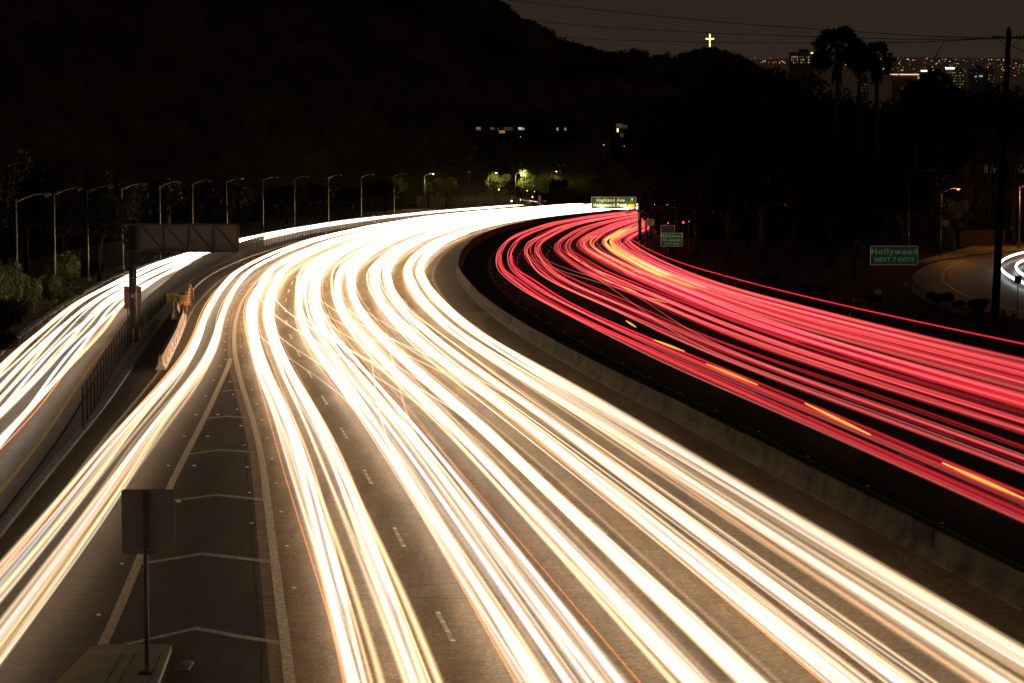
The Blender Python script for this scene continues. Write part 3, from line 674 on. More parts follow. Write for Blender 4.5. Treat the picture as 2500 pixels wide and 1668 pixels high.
# ---- front-facing green signs
def text(parent, body, size, x, y, z, m, align='CENTER', sp=1.12, name='lettering', wx=1.0):
    cu = bpy.data.curves.new(name, 'FONT'); cu.body = body; cu.size = size; cu.align_x = align; cu.align_y = 'CENTER'; cu.space_character = sp; cu.extrude = .006; cu.offset = size * .022
    o = bpy.data.objects.new(name, cu); COL.objects.link(o)
    dg = bpy.context.evaluated_depsgraph_get(); me = bpy.data.meshes.new_from_object(o.evaluated_get(dg)); bpy.data.objects.remove(o)
    me.materials.clear(); me.materials.append(m)
    o = bpy.data.objects.new(name, me); link(o, parent); o.location = (x, y, z); o.rotation_euler = (math.pi / 2, 0, 0); o.scale = (wx, 1, 1); return o
def panel(root, w, h, cz, y=0, face=GREEN, border=.05, cx=0):
    rrect(w, h, min(w, h) * .1, .04, cz, cx, y).build('panel', SIGNW, root)
    rrect(w - 2 * border, h - 2 * border, min(w, h) * .08, .012, cz, cx, y - .027).build('face', face, root)
# Highland Ave cantilever
Zh = 343.0; s = Zh / F; pb = P(1562, 600, Zh); root = empty('overhead_sign', (pb.x, Zh, 0)); tag(root, 'lit green overhead sign reading Highland Ave Hollywood Bowl at the bend', 'road sign')
cz = P(0, 495.5, Zh).z; hh = 29 * s; ww = 109 * s; cxp = (1498 - 1562) * s
MB().tube([(0, .15, 0), (0, .15, P(0, 482, Zh).z)], [.27, .22], 12).build('post', DARKST, root, True)
panel(root, ww, hh, cz, -.25, mat('lit_sign_green', (.028, .085, .018), .5, scale=1.2, col2=(.024, .075, .015)), .05, cxp)
text(root, 'Highland Ave', .60, cxp - .46, -.30, cz + hh * .23, SIGNW, sp=1.22, wx=1.0)
text(root, 'Hollywood Bowl', .60, cxp - .56, -.30, cz - hh * .18, SIGNW, sp=1.16, wx=1.0)
arr = MB(); ax_, az_ = cxp + ww * .40, cz + hh * .26
arr.bar((ax_ - .26, -.30, az_ - .28), (ax_ + .02, -.30, az_ + .05), .13, .02)
arr.add([(ax_ + .24, -.30, az_ + .30), (ax_ - .16, -.30, az_ + .14), (ax_ + .14, -.30, az_ - .16)], [(0, 1, 2)]); arr.build('arrow', SIGNW, root)
rrect(.98, .44, .04, .02, cz - hh * .25, cxp + ww * .40, -.285).build('only_plate', SIGNY, root)
text(root, 'ONLY', .36, cxp + ww * .40, -.31, cz - hh * .25, BLACK)
fr = MB(); fr.bar((cxp - ww / 2, -.5, cz - hh / 2 - .12), (.1, -.1, cz - hh / 2 - .12), .12); fr.bar((cxp - ww / 2, .05, cz + hh / 2 - .1), (.6, .05, cz + hh / 2 - .1), .14); fr.bar((.2, .1, cz + hh / 2 + .1), (1.0, .1, cz + hh / 2 + .1), .12)
fr.build('frame', DARKST, root)
for k, lx in enumerate((1469, 1530)):
    lp = ((lx - 1562) * s, -.75, cz - hh * .40)
    MB().bar((lp[0], -.25, cz - hh / 2 - .1), lp, .05).build('lamp_bracket', DARKST, root)
    MB().tube([(lp[0] - .17, -.75, lp[2]), (lp[0] + .17, -.75, lp[2])], .075, 8).build('sign_lamp', emis('sign_lamp', (1, .95, .7), 14), root)
    L = bpy.data.lights.new('sign_light', 'AREA'); L.energy = 110; L.size = .5; L.color = (1, .97, .62)
    lo = link(bpy.data.objects.new('sign_light', L), root); lo.location = (lp[0], -1.0, lp[2] - .5); lo.rotation_euler = (math.radians(115), 0, 0)
MB().box((-.42, .05, cz - .45), (.32, .12, .95)).build('glowing_sign_edge', emis('glowing_sign_edge', (1, .95, .85), 2.5), root)  # bright sign edge behind the gantry, its brightness given as emission
p2 = P(1577, 620, 322); root = empty('sign_post', (p2.x, 322, 0)); tag(root, 'slim dark post with a pale plate reading NEXT EXIT right of the overhead sign', 'road sign')
MB().tube([(0, 0, 0), (0, 0, P(0, 500, 322).z)], .13, 8).build('post', DARKST, root)
s2 = 322 / F; cz2 = P(0, 543, 322).z
MB().box((10 * s2, -.16, cz2), (20 * s2, .03, 16 * s2)).build('plate', mat('pale_plate', (.34, .30, .22), .6), root)
text(root, 'NEXT', .26, 10 * s2, -.19, cz2 + .2, BLACK); text(root, 'EXIT', .26, 10 * s2, -.19, cz2 - .2, BLACK)
def ground_sign(x0, x1, y0, y1, ybase, lines, label, legs, face=GREEN, tm=SIGNW, bd=.04):
    Z = HC * F / (ybase - YH); s = Z / F; c = P((x0 + x1) / 2, (y0 + y1) / 2, Z)
    root = empty('guide_sign', (c.x, Z, 0)); tag(root, label, 'road sign'); w, h = (x1 - x0) * s, (y1 - y0) * s
    panel(root, w, h, c.z, 0, face, bd)
    for k in legs: MB().box((w * k, .08, (c.z + h * .3) / 2), (.12, .1, c.z + h * .3)).build('leg', mat('leg_steel', (.05, .042, .034), .6, .3), root)
    for t, sz, dz, sp, wx in lines: text(root, t, sz, 0, -.04, c.z + dz * h, tm, sp=sp, wx=wx)
    return root
greenW = mat('sign_white_greened', (.34, .85, .62), .6, scale=2, col2=(.3, .75, .55), spec=.1)  # white lettering tinted green to neutralise red light from the trails
r_ = ground_sign(2124.5, 2241.8, 600.5, 647.5, 735, [('Hollywood', .66, .20, 1.22, 1.12), ('NEXT 7 EXITS', .47, -.22, 1.12, 1.05)], 'green roadside sign reading Hollywood NEXT 7 EXITS by the side street', (-.33, .36), tm=greenW)
MB().box((-1.35, -.05, P(0, 712, r_.location.y).z), (.55, .03, .38)).build('small_plate', greenW, r_)
ground_sign(1613, 1667, 569, 602, 640, [('Hollywood', .46, .28, 1.15, 1.1), ('Museums', .46, -.02, 1.15, 1.1), ('NEXT EXIT', .32, -.31, 1.1, 1.05)], 'green roadside sign reading Hollywood Museums NEXT EXIT', (-.3, .3), mat('sign_green_b', (.006, .30, .15), .6, scale=1.2, col2=(.005, .25, .12), spec=.1), tm=greenW)  # face pushed greener still against the red trail light
ground_sign(1613.5, 1647, 550, 570, 622, [('Ford', .42, .24, 1.1, 1.0), ('Theatre', .42, -.2, 1.1, 1.0)], 'dim dark green sign reading Theatre above the museums sign', (-.3, .3), mat('sign_green_c', (.008, .07, .035), .5), tm=mat('dim_letters', (.10, .10, .07), .6))
# black and yellow object marker
p = G(1559, 614); root = empty('object_marker', p); tag(root, 'yellow and black striped hazard board at the tip of the verge', 'hazard marker')
MB().box((0, 0, .45), (.06, .06, .9)).build('post', DARKST, root)
MB().box((0, -.05, .85), (.5, .02, .95)).build('board', BLACK, root)
b = MB()
for k in range(3): z = .45 + k * .3; b.add([(-.24, -.065, z), (.24, -.065, z + .22), (.24, -.065, z + .36), (-.24, -.065, z + .14)], [(0, 1, 2, 3)])
b.build('yellow_stripe', SIGNY, root)
PW = mat('white_post', (.55, .50, .38), .6); PWD = mat('dull_post', (.10, .088, .065), .7)
def rpost(px, py, hpx, label, m=PW, lean=0, r=.045, group='white roadside posts'):
    p = G(px, py); h = hpx / F * p.y; root = empty('roadside_post', p); root.rotation_euler.y = lean; tag(root, label, 'post', group)
    MB().box((0, 0, h * .5), (r * 1.1, r * .8, h)).build('stake', PWD, root)
    MB().box((0, -.02, h * .8), (r * 2.2, r, h * .42)).build('reflector_plate', m, root)
for k, (px, py, hp, ln, lab) in enumerate(((1571, 614, 17, 0, 'left one of three short white posts past the striped hazard board'), (1576, 622, 17, 0, 'middle one of three short white posts past the striped hazard board'), (1583, 627, 21, 0, 'right one of three short white posts past the striped hazard board'),
     (1697, 690, 26, 0, 'first white post along the red lanes past the museums sign'), (1720, 699, 20, -.12, 'slightly leaning white post next to the first roadside post'), (1948, 767, 28, 0, 'tall white post standing upright below the Hollywood exits sign'),
     (2054, 799, 22, -.1, 'leaning short white post at the edge of the outer red lane'), (2075, 787, 22, 0, 'upright white post beside the leaning short one'), (2143, 821, 24, -.25, 'strongly leaning white post nearest the camera'))):
    rpost(px, py, hp, lab, lean=ln)
# arrow-like row of small white chevron delineators
for k in range(7):
    rpost(1556 + k * .9 * 1.2, 590 + k * 2.2, 13, 'small white delineator in the tight row before the hazard board', group='tight row of white delineators')
# wire fence on the dark verge
pts_ = [(1745, 712, 40), (1766, 716, 44), (1776, 720, 40), (1800, 728, 44), (1824, 735, 44), (1844, 741, 46), (1876, 748, 50), (1912, 757, 50), (1965, 766, 50), (1985, 770, 56), (2030, 778, 60), (2043, 782, 60), (2088, 790, 62), (2105, 795, 60), (2135, 802, 64), (2176, 806, 62), (2236, 818, 62), (2278, 812, 42), (2300, 820, 48), (2376, 838, 56), (2420, 858, 64), (2465, 858, 64)]
root = empty('wire_fence', G(1745, 712)); tag(root, 'sagging wire fence on thin leaning posts across the dark right verge', 'fence')
o0 = root.location; tops = []
for k, (px, py, hp) in enumerate(pts_):
    p = G(px, py); h = hp / F * p.y; l = random.uniform(-.35, .15); t = Vector((p.x - o0.x + l * h * .4, p.y - o0.y, h)); tops.append(t)
    MB().tube([(p.x - o0.x, p.y - o0.y, 0), t], .03, 5).build('fence_post', mat('verge_post', (.085, .075, .058), .7), root)
b = MB()
for q in (1.0, .6):
    for k in range(len(tops) - 1): b.tube([(tops[k].x, tops[k].y, tops[k].z * q), (tops[k + 1].x, tops[k + 1].y, tops[k + 1].z * q)], .008, 4, False)
b.build('wire', BLACK, root)

# ------------------------------------------------------------------ side street on the right
def gpoly(name, pts, z, m, extra=()):
    q = [G(*p) for p in pts] + [Vector(e_) for e_ in extra]
    return structure(MB().add([(p.x, p.y, z) for p in q], [tuple(range(len(q)))]).build(name, m))
gpoly('side_street', [(2590, 800), (2380, 755), (2330, 742), (2270, 716), (2243, 700), (2231, 688), (2228, 675), (2240, 660), (2264, 647), (2300, 636), (2370, 625), (2440, 618), (2560, 612), (2700, 612), (2700, 760)], .0, asphalt('asphalt_street', (.022, .020, .013), (.050, .045, .031)))
def gline(name, pts, w, m, z=.008):
    b = MB(); q = [G(*p) for p in pts]
    for i in range(len(q) - 1):
        a, c = q[i], q[i + 1]; d = (c - a); nrm = Vector((-d.y, d.x, 0)).normalized() * w / 2
        b.add([(a + nrm).to_tuple()[:2] + (z,), (a - nrm).to_tuple()[:2] + (z,), (c - nrm).to_tuple()[:2] + (z,), (c + nrm).to_tuple()[:2] + (z,)], [(0, 1, 2, 3)])
    return structure(b.build(name, m))
gline('side_street_marking', [(2385, 630), (2350, 638), (2320, 650), (2305, 662), (2300, 675), (2303, 687), (2320, 701), (2348, 717), (2400, 735), (2450, 749), (2520, 766)], .16, PAINT)
gline('side_street_marking', [(2380, 635), (2430, 637)], .3, PAINT)
gpoly('pavement', [(2700, 590), (2700, 611), (2560, 611), (2440, 617), (2370, 624), (2300, 635), (2262, 645), (2235, 640), (2300, 622), (2380, 600), (2480, 590)], .06, mat('pavement_concrete', (.20, .16, .11), .9, scale=1.5, col2=(.10, .08, .055)))
sw = [(2226, 676), (2229, 689), (2241, 702), (2268, 718), (2328, 744), (2378, 757)]
gpoly('near_pavement', [(2378, 757), (2328, 744), (2268, 718), (2241, 702), (2229, 689), (2205, 690), (2220, 712), (2250, 733), (2310, 757), (2350, 775)], .05, mat('pavement_near', (.045, .036, .025), .9, scale=1.5))
# car trail loop
def loop(pts, label, r):
    q = [G(*p, .65) for p in pts]; T_ = np.linspace(0, len(q) - 1, 60)
    X = np.interp(T_, range(len(q)), [p.x for p in q]); Y = np.interp(T_, range(len(q)), [p.y for p in q])
    k = np.ones(7) / 7
    X = np.convolve(np.pad(X, 3, 'edge'), k, 'valid'); Y = np.convolve(np.pad(Y, 3, 'edge'), k, 'valid')
    root = empty('headlight_trail', (float(X[0]), float(Y[0]), 0)); tag(root, label, 'light trail', 'looping trails on the side street')
    streak('streak', X - X[0], Y - Y[0], .65 + 0 * X, r, 'icy', 4.0, root)
loop([(2620, 600), (2540, 608), (2480, 620), (2450, 633), (2441, 643), (2442, 655), (2455, 669), (2480, 684), (2520, 698), (2600, 718)], 'larger white loop of headlight on the side street', .085)
loop([(2620, 614), (2560, 622), (2510, 632), (2486, 641), (2479, 651), (2487, 664), (2510, 678), (2560, 694), (2620, 708)], 'smaller inner white loop of headlight on the side street', .085)
p = G(2484, 785); root = empty('street_sign', p); tag(root, 'small black square sign back on a thin post before the white loops', 'road sign')
MB().box((0, 0, 1.6), (.06, .05, 3.2)).build('post', DARKST, root); rrect(.52, .56, .05, .02, 3.1, 0, .04).build('panel', BLACK, root)
# pale stubs
for px, py in ((2450, 778), (2474, 786)):
    q = G(px, py); o = MB().box((q.x, q.y, .3), (.28, .22, .6)).box((q.x, q.y, .62), (.22, .16, .04)).build('bollard', mat('stub', (.07, .06, .05), .8)); tag(o, 'low grey block beside the foot of the utility pole, ' + ('left one' if px < 2460 else 'right one'), 'bollard', 'low blocks by the utility pole')
p = G(2311, 683); root = empty('traffic_cone', p); tag(root, 'small dim orange cone on the side street edge line', 'traffic cone')
MB().tube([(0, 0, .03), (0, 0, .7)], [.15, .03], 10).build('cone_body', mat('cone_orange', (.5, .12, .03), .6), root); MB().box((0, 0, .015), (.38, .38, .03)).build('base', BLACK, root)
# wooden fence behind the side street
a, c = G(2345, 603), G(2455, 600); root = empty('board_fence', a); tag(root, 'brown board fence behind the orange lit side street', 'fence')
d = c - a; n_ = 34; b = MB()
for k in range(n_):
    q = d * (k / n_); b.box((q.x, q.y, 1.15 + random.uniform(-.02, .02)), (d.length / n_ * .92, .04, 2.3))
b.build('boards', mat('fence_boards', (.035, .021, .013), .9, scale=2), root)
MB().bar((0, .05, 1.9), (d.x, d.y + .05, 1.9), .08).build('rail', BARK, root)

# ------------------------------------------------------------------ utility pole and wires
pb = G(2429, 778); Zp = pb.y; top = P(2463, 74, Zp); root = empty('utility_pole', pb); tag(root, 'tall dark wooden utility pole with a crossarm near the right edge', 'utility pole')
MB().tube([(0, 0, 0), ((top.x - pb.x) * .5, 0, top.z * .5), (top.x - pb.x, 0, top.z)], [.32, .26, .19], 10).build('pole', WOOD, root, True)
ca = P(2463, 93, Zp); b = MB(); b.bar((ca.x - pb.x - 1.35, -.25, ca.z), (ca.x - pb.x + 1.35, -.25, ca.z), .13); b.build('crossarm', WOOD, root)
ins = []
for k in (-1.3, -1.05, -.8, -.55, .55, .8, 1.05, 1.3):
    MB().tube([(ca.x - pb.x + k, -.25, ca.z - .13), (ca.x - pb.x + k, -.25, ca.z + .1), (ca.x - pb.x + k, -.25, ca.z + .2)], [.05, .09, .04], 6).build('insulator', BLACK, root); ins.append(k)
MB().tube([(top.x - pb.x, 0, top.z), (top.x - pb.x, 0, top.z + .12), (top.x - pb.x, 0, top.z + .3)], [.2, .12, .05], 8).build('pole_cap', BLACK, root)
b = MB(); b.bar((ca.x - pb.x - .8, -.2, ca.z - .05), (ca.x - pb.x, -.2, ca.z - .9), .04).bar((ca.x - pb.x + .8, -.2, ca.z - .05), (ca.x - pb.x, -.2, ca.z - .9), .04); b.build('brace', BLACK, root)
wm = mat('wire_black', (.002, .002, .002), 1, spec=0)
def wire(pts, Z0, Z1, label, r):
    b = MB(); P3 = []
    for k, (px, py) in enumerate(pts): t = k / (len(pts) - 1); P3.append(P(px, py, Z0 + (Z1 - Z0) * t))
    o = empty('power_line', P3[0]); tag(o, label, 'power line', 'power lines in the sky')
    MB().tube([p - P3[0] for p in P3], r, 4, False).build('wire', wm, o)
wire([(2420, 93), (2250, 88), (2035, 74), (1800, 58), (1500, 29), (1330, 10), (1180, -6)], Zp, 420, 'uppermost thin power line crossing the night sky', .032)
wire([(2423, 95), (2200, 96), (2000, 90), (1800, 84), (1500, 68), (1260, 48)], Zp, 420, 'middle thin power line crossing the night sky', .032)
wire([(2426, 94), (2250, 103), (2000, 106), (1750, 104), (1500, 98), (1345, 90)], Zp, 420, 'lowest thin power line crossing the night sky', .032)
wire([(2500, 126), (2478, 116), (2466, 108)], Zp - 10, Zp, 'short cable sloping off the pole to the right', .03)

# ------------------------------------------------------------------ hills
ridge = np.array([(-900, -400), (-400, -330), (0, -260), (300, -200), (600, -140), (900, -70), (1080, -25), (1165, 2), (1205, 14), (1234, 22), (1250, 36), (1262, 52), (1300, 64), (1330, 80), (1370, 104), (1415, 121), (1460, 133), (1511, 141), (1560, 147),
                  (1600, 148), (1650, 147), (1690, 135), (1720, 130), (1745, 129), (1775, 136), (1800, 146), (1825, 158), (1850, 172), (1900, 200), (2000, 260), (2200, 330), (2600, 370)], float)
def hz(u, Z, Zr, Zs, rg, jag=1.0):
    px = CX + u * F; y = np.interp(px, rg[:, 0], rg[:, 1])
    H = HC - (y - YH) / F * Zr + 0
    t = np.clip((Z - Zs) / (Zr - Zs), 0, 1.6)
    prof = np.where(t < 1, np.sin(t * np.pi / 2) ** 1.15, 1 - (t - 1) * .5)
    return H * prof - 1.5 * (1 - np.clip(t * 6, 0, 1))
def hill(name, Zr, Zs, x0, x1, rg, nu=260, nz=26, amp=1.6):
    us = (np.linspace(x0, x1, nu) - CX) / F; v = []; f = []
    for j in range(nz + 8):
        Z = Zs + (Zr - Zs) * j / nz
        for i, u in enumerate(us):
            z = hz(u, Z, Zr, Zs, rg)
            nz_ = amp * (math.sin(i * .9 + j * 1.3) + .7 * math.sin(i * 2.3 - j * 2.1) + .6 * math.sin(i * .31 + j * .7)) * min(1, j / 5) * (.25 if j == nz else 1)
            if j >= nz: nz_ = min(nz_, 0) * .3 if j == nz else min(nz_, 0)
            v.append((u * Z, Z, float(z) + nz_ * .6))
    n = len(us)
    for j in range(nz + 7):
        for i in range(n - 1): f.append((j * n + i, j * n + i + 1, (j + 1) * n + i + 1, (j + 1) * n + i))
    o = MB().add(v, f).build(name, HILLM, None, True); return structure(o)
hill('hill', 950, 690, -1300, 2400, ridge)

# ------------------------------------------------------------------ vegetation
def leaf_mesh(blobs, n, size, seed, flat=.6):
    r = np.random.default_rng(seed); wts = np.array([b_[3] ** 2 for b_ in blobs]); wts /= wts.sum()
    V = []; idx = r.choice(len(blobs), n, p=wts)
    Bc = np.array([b_[:3] for b_ in blobs])[idx]; Br = np.array([b_[3] for b_ in blobs])[idx]
    d = r.normal(size=(n, 3)); d /= np.linalg.norm(d, axis=1)[:, None]
    rad = Br * (r.uniform(.25, 1, n) ** .45) * (1 + .16 * np.sin(d[:, 0] * 7 + idx) * np.cos(d[:, 2] * 6 + idx))
    c = Bc + d * rad[:, None] * np.array([1, 1, flat])
    a = r.normal(size=(n, 3)); a /= np.linalg.norm(a, axis=1)[:, None]; b_ = np.cross(a, r.normal(size=(n, 3))); b_ /= np.linalg.norm(b_, axis=1)[:, None]
    s = size * r.uniform(.5, 1.4, n)[:, None]
    q = np.stack([c - a * s, c - b_ * s * .45, c + a * s, c + b_ * s * .45], 1).reshape(-1, 3)
    f = np.arange(n * 4).reshape(-1, 4); return q, f
def fast(name, V, Fq, m, parent=None):
    me = bpy.data.meshes.new(name); me.from_pydata(V.tolist(), [], Fq.tolist()); me.materials.append(m)
    return link(bpy.data.objects.new(name, me), parent)
def blobset(R, H, k, seed, zc):
    r = random.Random(seed); out = []
    for i in range(k):
        a = r.uniform(0, 6.28); q = r.uniform(.15, .78) * R; out.append((q * math.cos(a), q * math.sin(a), zc + r.uniform(-.5, .5) * H, R * r.uniform(.25, .5)))
    out.append((0, 0, zc, R * .55)); return out
PROTO = {}
def proto(kind, seed, m):
    key = (kind, seed, m.name)
    if key in PROTO: return PROTO[key]
    if kind == 'broad': V, Fq = leaf_mesh(blobset(1.0, 1.0, 13, seed, 1.75), 9000, .036, seed, .85); hT = 1.3
    elif kind == 'loose': V, Fq = leaf_mesh(blobset(1.0, 1.6, 10, seed, 2.0), 4200, .042, seed, .8); hT = 1.6
    elif kind == 'bush': V, Fq = leaf_mesh([(x, y, max(.3, z), r) for x, y, z, r in blobset(.9, .5, 9, seed, .55)], 6500, .04, seed, .8); hT = .5
    me = bpy.data.meshes.new('crown'); me.from_pydata(V.tolist(), [], Fq.tolist()); me.materials.append(m)
    t = MB(); t.tube([(0, 0, 0), (.03, .02, hT * .5), (.0, .05, hT)], [.1, .075, .05], 7)
    rr = random.Random(seed)
    for k in range(6):
        a = rr.uniform(0, 6.28); z0 = hT * rr.uniform(.45, .95); L = rr.uniform(.4, .75)
        t.tube([(0, 0, z0), (L * .5 * math.cos(a), L * .5 * math.sin(a), z0 + .3), (L * math.cos(a), L * math.sin(a), z0 + .7)], [.04, .025, .01], 5)
    tm = bpy.data.meshes.new('trunk'); tm.from_pydata(t.v, [], t.f); tm.materials.append(BARK)
    PROTO[key] = (me, tm); return PROTO[key]
def tree(name, kind, seed, m, loc, sx_, sz_, label, cat, group, rz=None):
    me, tm = proto(kind, seed, m); root = empty(name, loc, rz if rz is not None else random.uniform(0, 6.28)); tag(root, label, cat, group)
    c = link(bpy.data.objects.new('crown', me), root); c.scale = (sx_, sx_, sz_)
    k_ = .5 if sx_ > 3.5 else 1
    t = link(bpy.data.objects.new('trunk', tm), root); t.scale = (sx_ * k_, sx_ * k_, sz_)
    return root
def bypx(px, ytop, Z, hf): # place by its top: returns base, vertical scale so the proto's height (hf) reaches ytop
    t = P(px, ytop, Z); return (t.x, Z, -.3), (t.z + .3) / hf
rs = np.random.default_rng(5); NS = 2600
pxs = rs.uniform(-200, 1900, NS); zs_ = rs.uniform(720, 950, NS); us_ = (pxs - CX) / F; base = hz(us_, zs_, 950, 690, ridge)
cc = np.c_[us_ * zs_, zs_, base + .3]; K = 12
cen = np.repeat(cc, K, 0) + rs.normal(size=(NS * K, 3)) * np.array([1.1, 1.1, .45]); a_ = rs.normal(size=cen.shape); a_ /= np.linalg.norm(a_, axis=1)[:, None]
b_ = np.cross(a_, rs.normal(size=cen.shape)); b_ /= np.linalg.norm(b_, axis=1)[:, None]; sz_ = rs.uniform(.25, .75, (NS * K, 1))
q_ = np.stack([cen - a_ * sz_, cen - b_ * sz_ * .6, cen + a_ * sz_, cen + b_ * sz_ * .6], 1).reshape(-1, 3)
o = fast('scrub', q_, np.arange(len(q_)).reshape(-1, 4), mat('scrub_leaf', (.05, .05, .022), .9, scale=.1, spec=0)); tag(o, 'dark scrub covering the steep slopes of the hill', 'scrub', kind='stuff')
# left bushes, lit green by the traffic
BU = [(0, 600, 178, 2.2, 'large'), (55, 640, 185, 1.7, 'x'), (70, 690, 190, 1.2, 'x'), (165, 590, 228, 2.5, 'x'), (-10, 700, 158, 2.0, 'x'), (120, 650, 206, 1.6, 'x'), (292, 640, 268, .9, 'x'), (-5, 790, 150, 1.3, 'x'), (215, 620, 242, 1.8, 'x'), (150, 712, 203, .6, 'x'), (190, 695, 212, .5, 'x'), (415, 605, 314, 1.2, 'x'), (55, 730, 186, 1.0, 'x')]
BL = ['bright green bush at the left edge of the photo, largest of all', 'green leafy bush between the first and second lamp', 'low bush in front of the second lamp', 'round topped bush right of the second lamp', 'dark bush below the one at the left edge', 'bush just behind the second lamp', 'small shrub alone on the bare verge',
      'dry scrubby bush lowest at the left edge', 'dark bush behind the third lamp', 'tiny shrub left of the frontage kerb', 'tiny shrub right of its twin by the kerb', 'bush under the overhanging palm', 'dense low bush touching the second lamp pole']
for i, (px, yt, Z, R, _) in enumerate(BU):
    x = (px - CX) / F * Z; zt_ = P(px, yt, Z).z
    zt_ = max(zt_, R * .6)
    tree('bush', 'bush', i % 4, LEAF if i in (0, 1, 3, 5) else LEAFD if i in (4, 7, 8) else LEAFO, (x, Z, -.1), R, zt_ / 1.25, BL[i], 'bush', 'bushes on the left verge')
# dark trees behind the row of lamps
i = 0
TL = [(-40, 330, 215), (60, 380, 250), (150, 470, 262), (245, 400, 270), (330, 420, 300), (470, 440, 350), (560, 430, 388), (640, 470, 430), (700, 450, 455), (780, 440, 480), (860, 450, 515), (940, 435, 550), (240, 470, 240)]
for (px, yt, Z) in TL:
    loc, sz = bypx(px, yt, Z, 2.6); R = random.uniform(.8, 1.1) * 5.2
    tree('dark_tree', 'broad', i % 4, LEAFD if i % 3 else mat('leaf_mid', (.016, .018, .007), .8, scale=1, col2=(.007, .008, .003), spec=.1), loc, R, sz, 'dark leafy tree standing behind the left row of lamps', 'tree', 'dark trees behind the lamps'); i += 1
# far trees around the lit lamps
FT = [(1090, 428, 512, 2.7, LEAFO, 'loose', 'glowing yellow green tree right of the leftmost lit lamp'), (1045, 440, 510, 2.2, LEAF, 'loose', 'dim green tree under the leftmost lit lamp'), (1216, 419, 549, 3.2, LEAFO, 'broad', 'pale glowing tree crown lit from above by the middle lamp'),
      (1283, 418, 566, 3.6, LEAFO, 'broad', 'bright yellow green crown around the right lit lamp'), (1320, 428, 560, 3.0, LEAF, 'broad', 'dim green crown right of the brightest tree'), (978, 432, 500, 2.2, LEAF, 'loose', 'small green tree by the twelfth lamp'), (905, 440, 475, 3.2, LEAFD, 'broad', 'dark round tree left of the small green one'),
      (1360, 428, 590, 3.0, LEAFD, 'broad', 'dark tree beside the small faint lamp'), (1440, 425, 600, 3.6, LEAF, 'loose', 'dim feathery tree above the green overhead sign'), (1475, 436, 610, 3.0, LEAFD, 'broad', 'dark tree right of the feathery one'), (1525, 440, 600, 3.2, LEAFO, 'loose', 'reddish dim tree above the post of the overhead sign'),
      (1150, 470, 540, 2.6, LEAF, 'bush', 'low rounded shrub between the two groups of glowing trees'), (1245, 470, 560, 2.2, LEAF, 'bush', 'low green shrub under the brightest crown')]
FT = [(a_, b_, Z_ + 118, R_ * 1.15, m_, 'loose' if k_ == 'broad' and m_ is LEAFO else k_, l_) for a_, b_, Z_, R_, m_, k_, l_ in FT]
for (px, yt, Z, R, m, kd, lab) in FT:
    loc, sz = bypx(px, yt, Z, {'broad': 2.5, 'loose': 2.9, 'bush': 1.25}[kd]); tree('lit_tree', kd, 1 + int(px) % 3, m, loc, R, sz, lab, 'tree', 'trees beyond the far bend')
i = 0
for px in list(range(860, 1600, 48)):
    loc, sz = bypx(px + random.uniform(-10, 10), random.uniform(400, 428), 742, 2.5)
    tree('dark_tree', 'broad', i % 4, LEAFD, loc, 6.5, sz, 'black tree in the far row at the foot of the hill', 'tree', 'black trees at the foot of the hill'); i += 1
# right: the black tree mass
TR = [(1590, 330, 372, 5), (1640, 240, 380, 8), (1720, 190, 385, 9), (1790, 165, 395, 9), (1850, 160, 380, 9), (1900, 170, 360, 8), (1960, 195, 350, 8), (1985, 225, 340, 7), (2050, 240, 345, 7), (2120, 245, 352, 7), (2180, 232, 350, 7), (2240, 215, 348, 7), (2300, 205, 350, 8), (2365, 200, 346, 8), (2420, 212, 350, 7), (2480, 216, 345, 8),
      (1700, 400, 300, 7), (1780, 380, 290, 8), (1860, 360, 285, 8), (1940, 350, 280, 8), (2030, 370, 272, 7), (2120, 380, 285, 8), (2200, 395, 300, 6), (1610, 430, 395, 5), (1655, 470, 330, 4.5), (2090, 480, 252, 4.5), (1560, 470, 430, 2.6), (1578, 500, 420, 2.4)]
TRL = ['black tree just right of the overhead sign post', 'black tree above the museums sign', 'tall black tree whose top meets the ridge end', 'black tree crown under the radio masts', 'black tree crown below the office block with yellow rows', 'black tree in front of the office block', 'black tree left of the tallest palm', 'black tree under the tallest palm',
 'black tree between the two tall palms', 'black tree right of the second tall palm', 'black tree left of the third palm', 'rounded black crown under the third palm', 'rounded black crown under the bright rooftop sign', 'black crown left of the bluish glass block', 'black crown left of the utility pole top', 'black crown right of the utility pole'] + ['black tree in the lower front of the dark mass'] * 12
for i, (px, yt, Z, R) in enumerate(TR):
    loc, sz = bypx(px, yt, Z, 2.5)
    tree('dark_tree', 'broad', i % 4, LEAFD, loc, R, sz, TRL[i], 'tree', 'black trees right of the freeway' + (' skyline' if i < 16 else ' front'))
HL = [(1622, 500, 374, 2.8), (1655, 476, 362, 4.6), (1700, 468, 352, 5), (1760, 466, 347, 5.5), (1825, 464, 342, 5.5), (1890, 466, 337, 5.5), (1960, 466, 327, 5.5), (2030, 470, 322, 5.5), (2095, 480, 314, 5)]
for i, (px, yt, Z, R) in enumerate(HL):
    loc, sz = bypx(px, yt, Z, 1.25); tree('bush', 'bush', i % 4, LEAFD, loc, R, sz, 'tall black shrub in the hedge under the black trees', 'bush', 'black hedge under the trees')
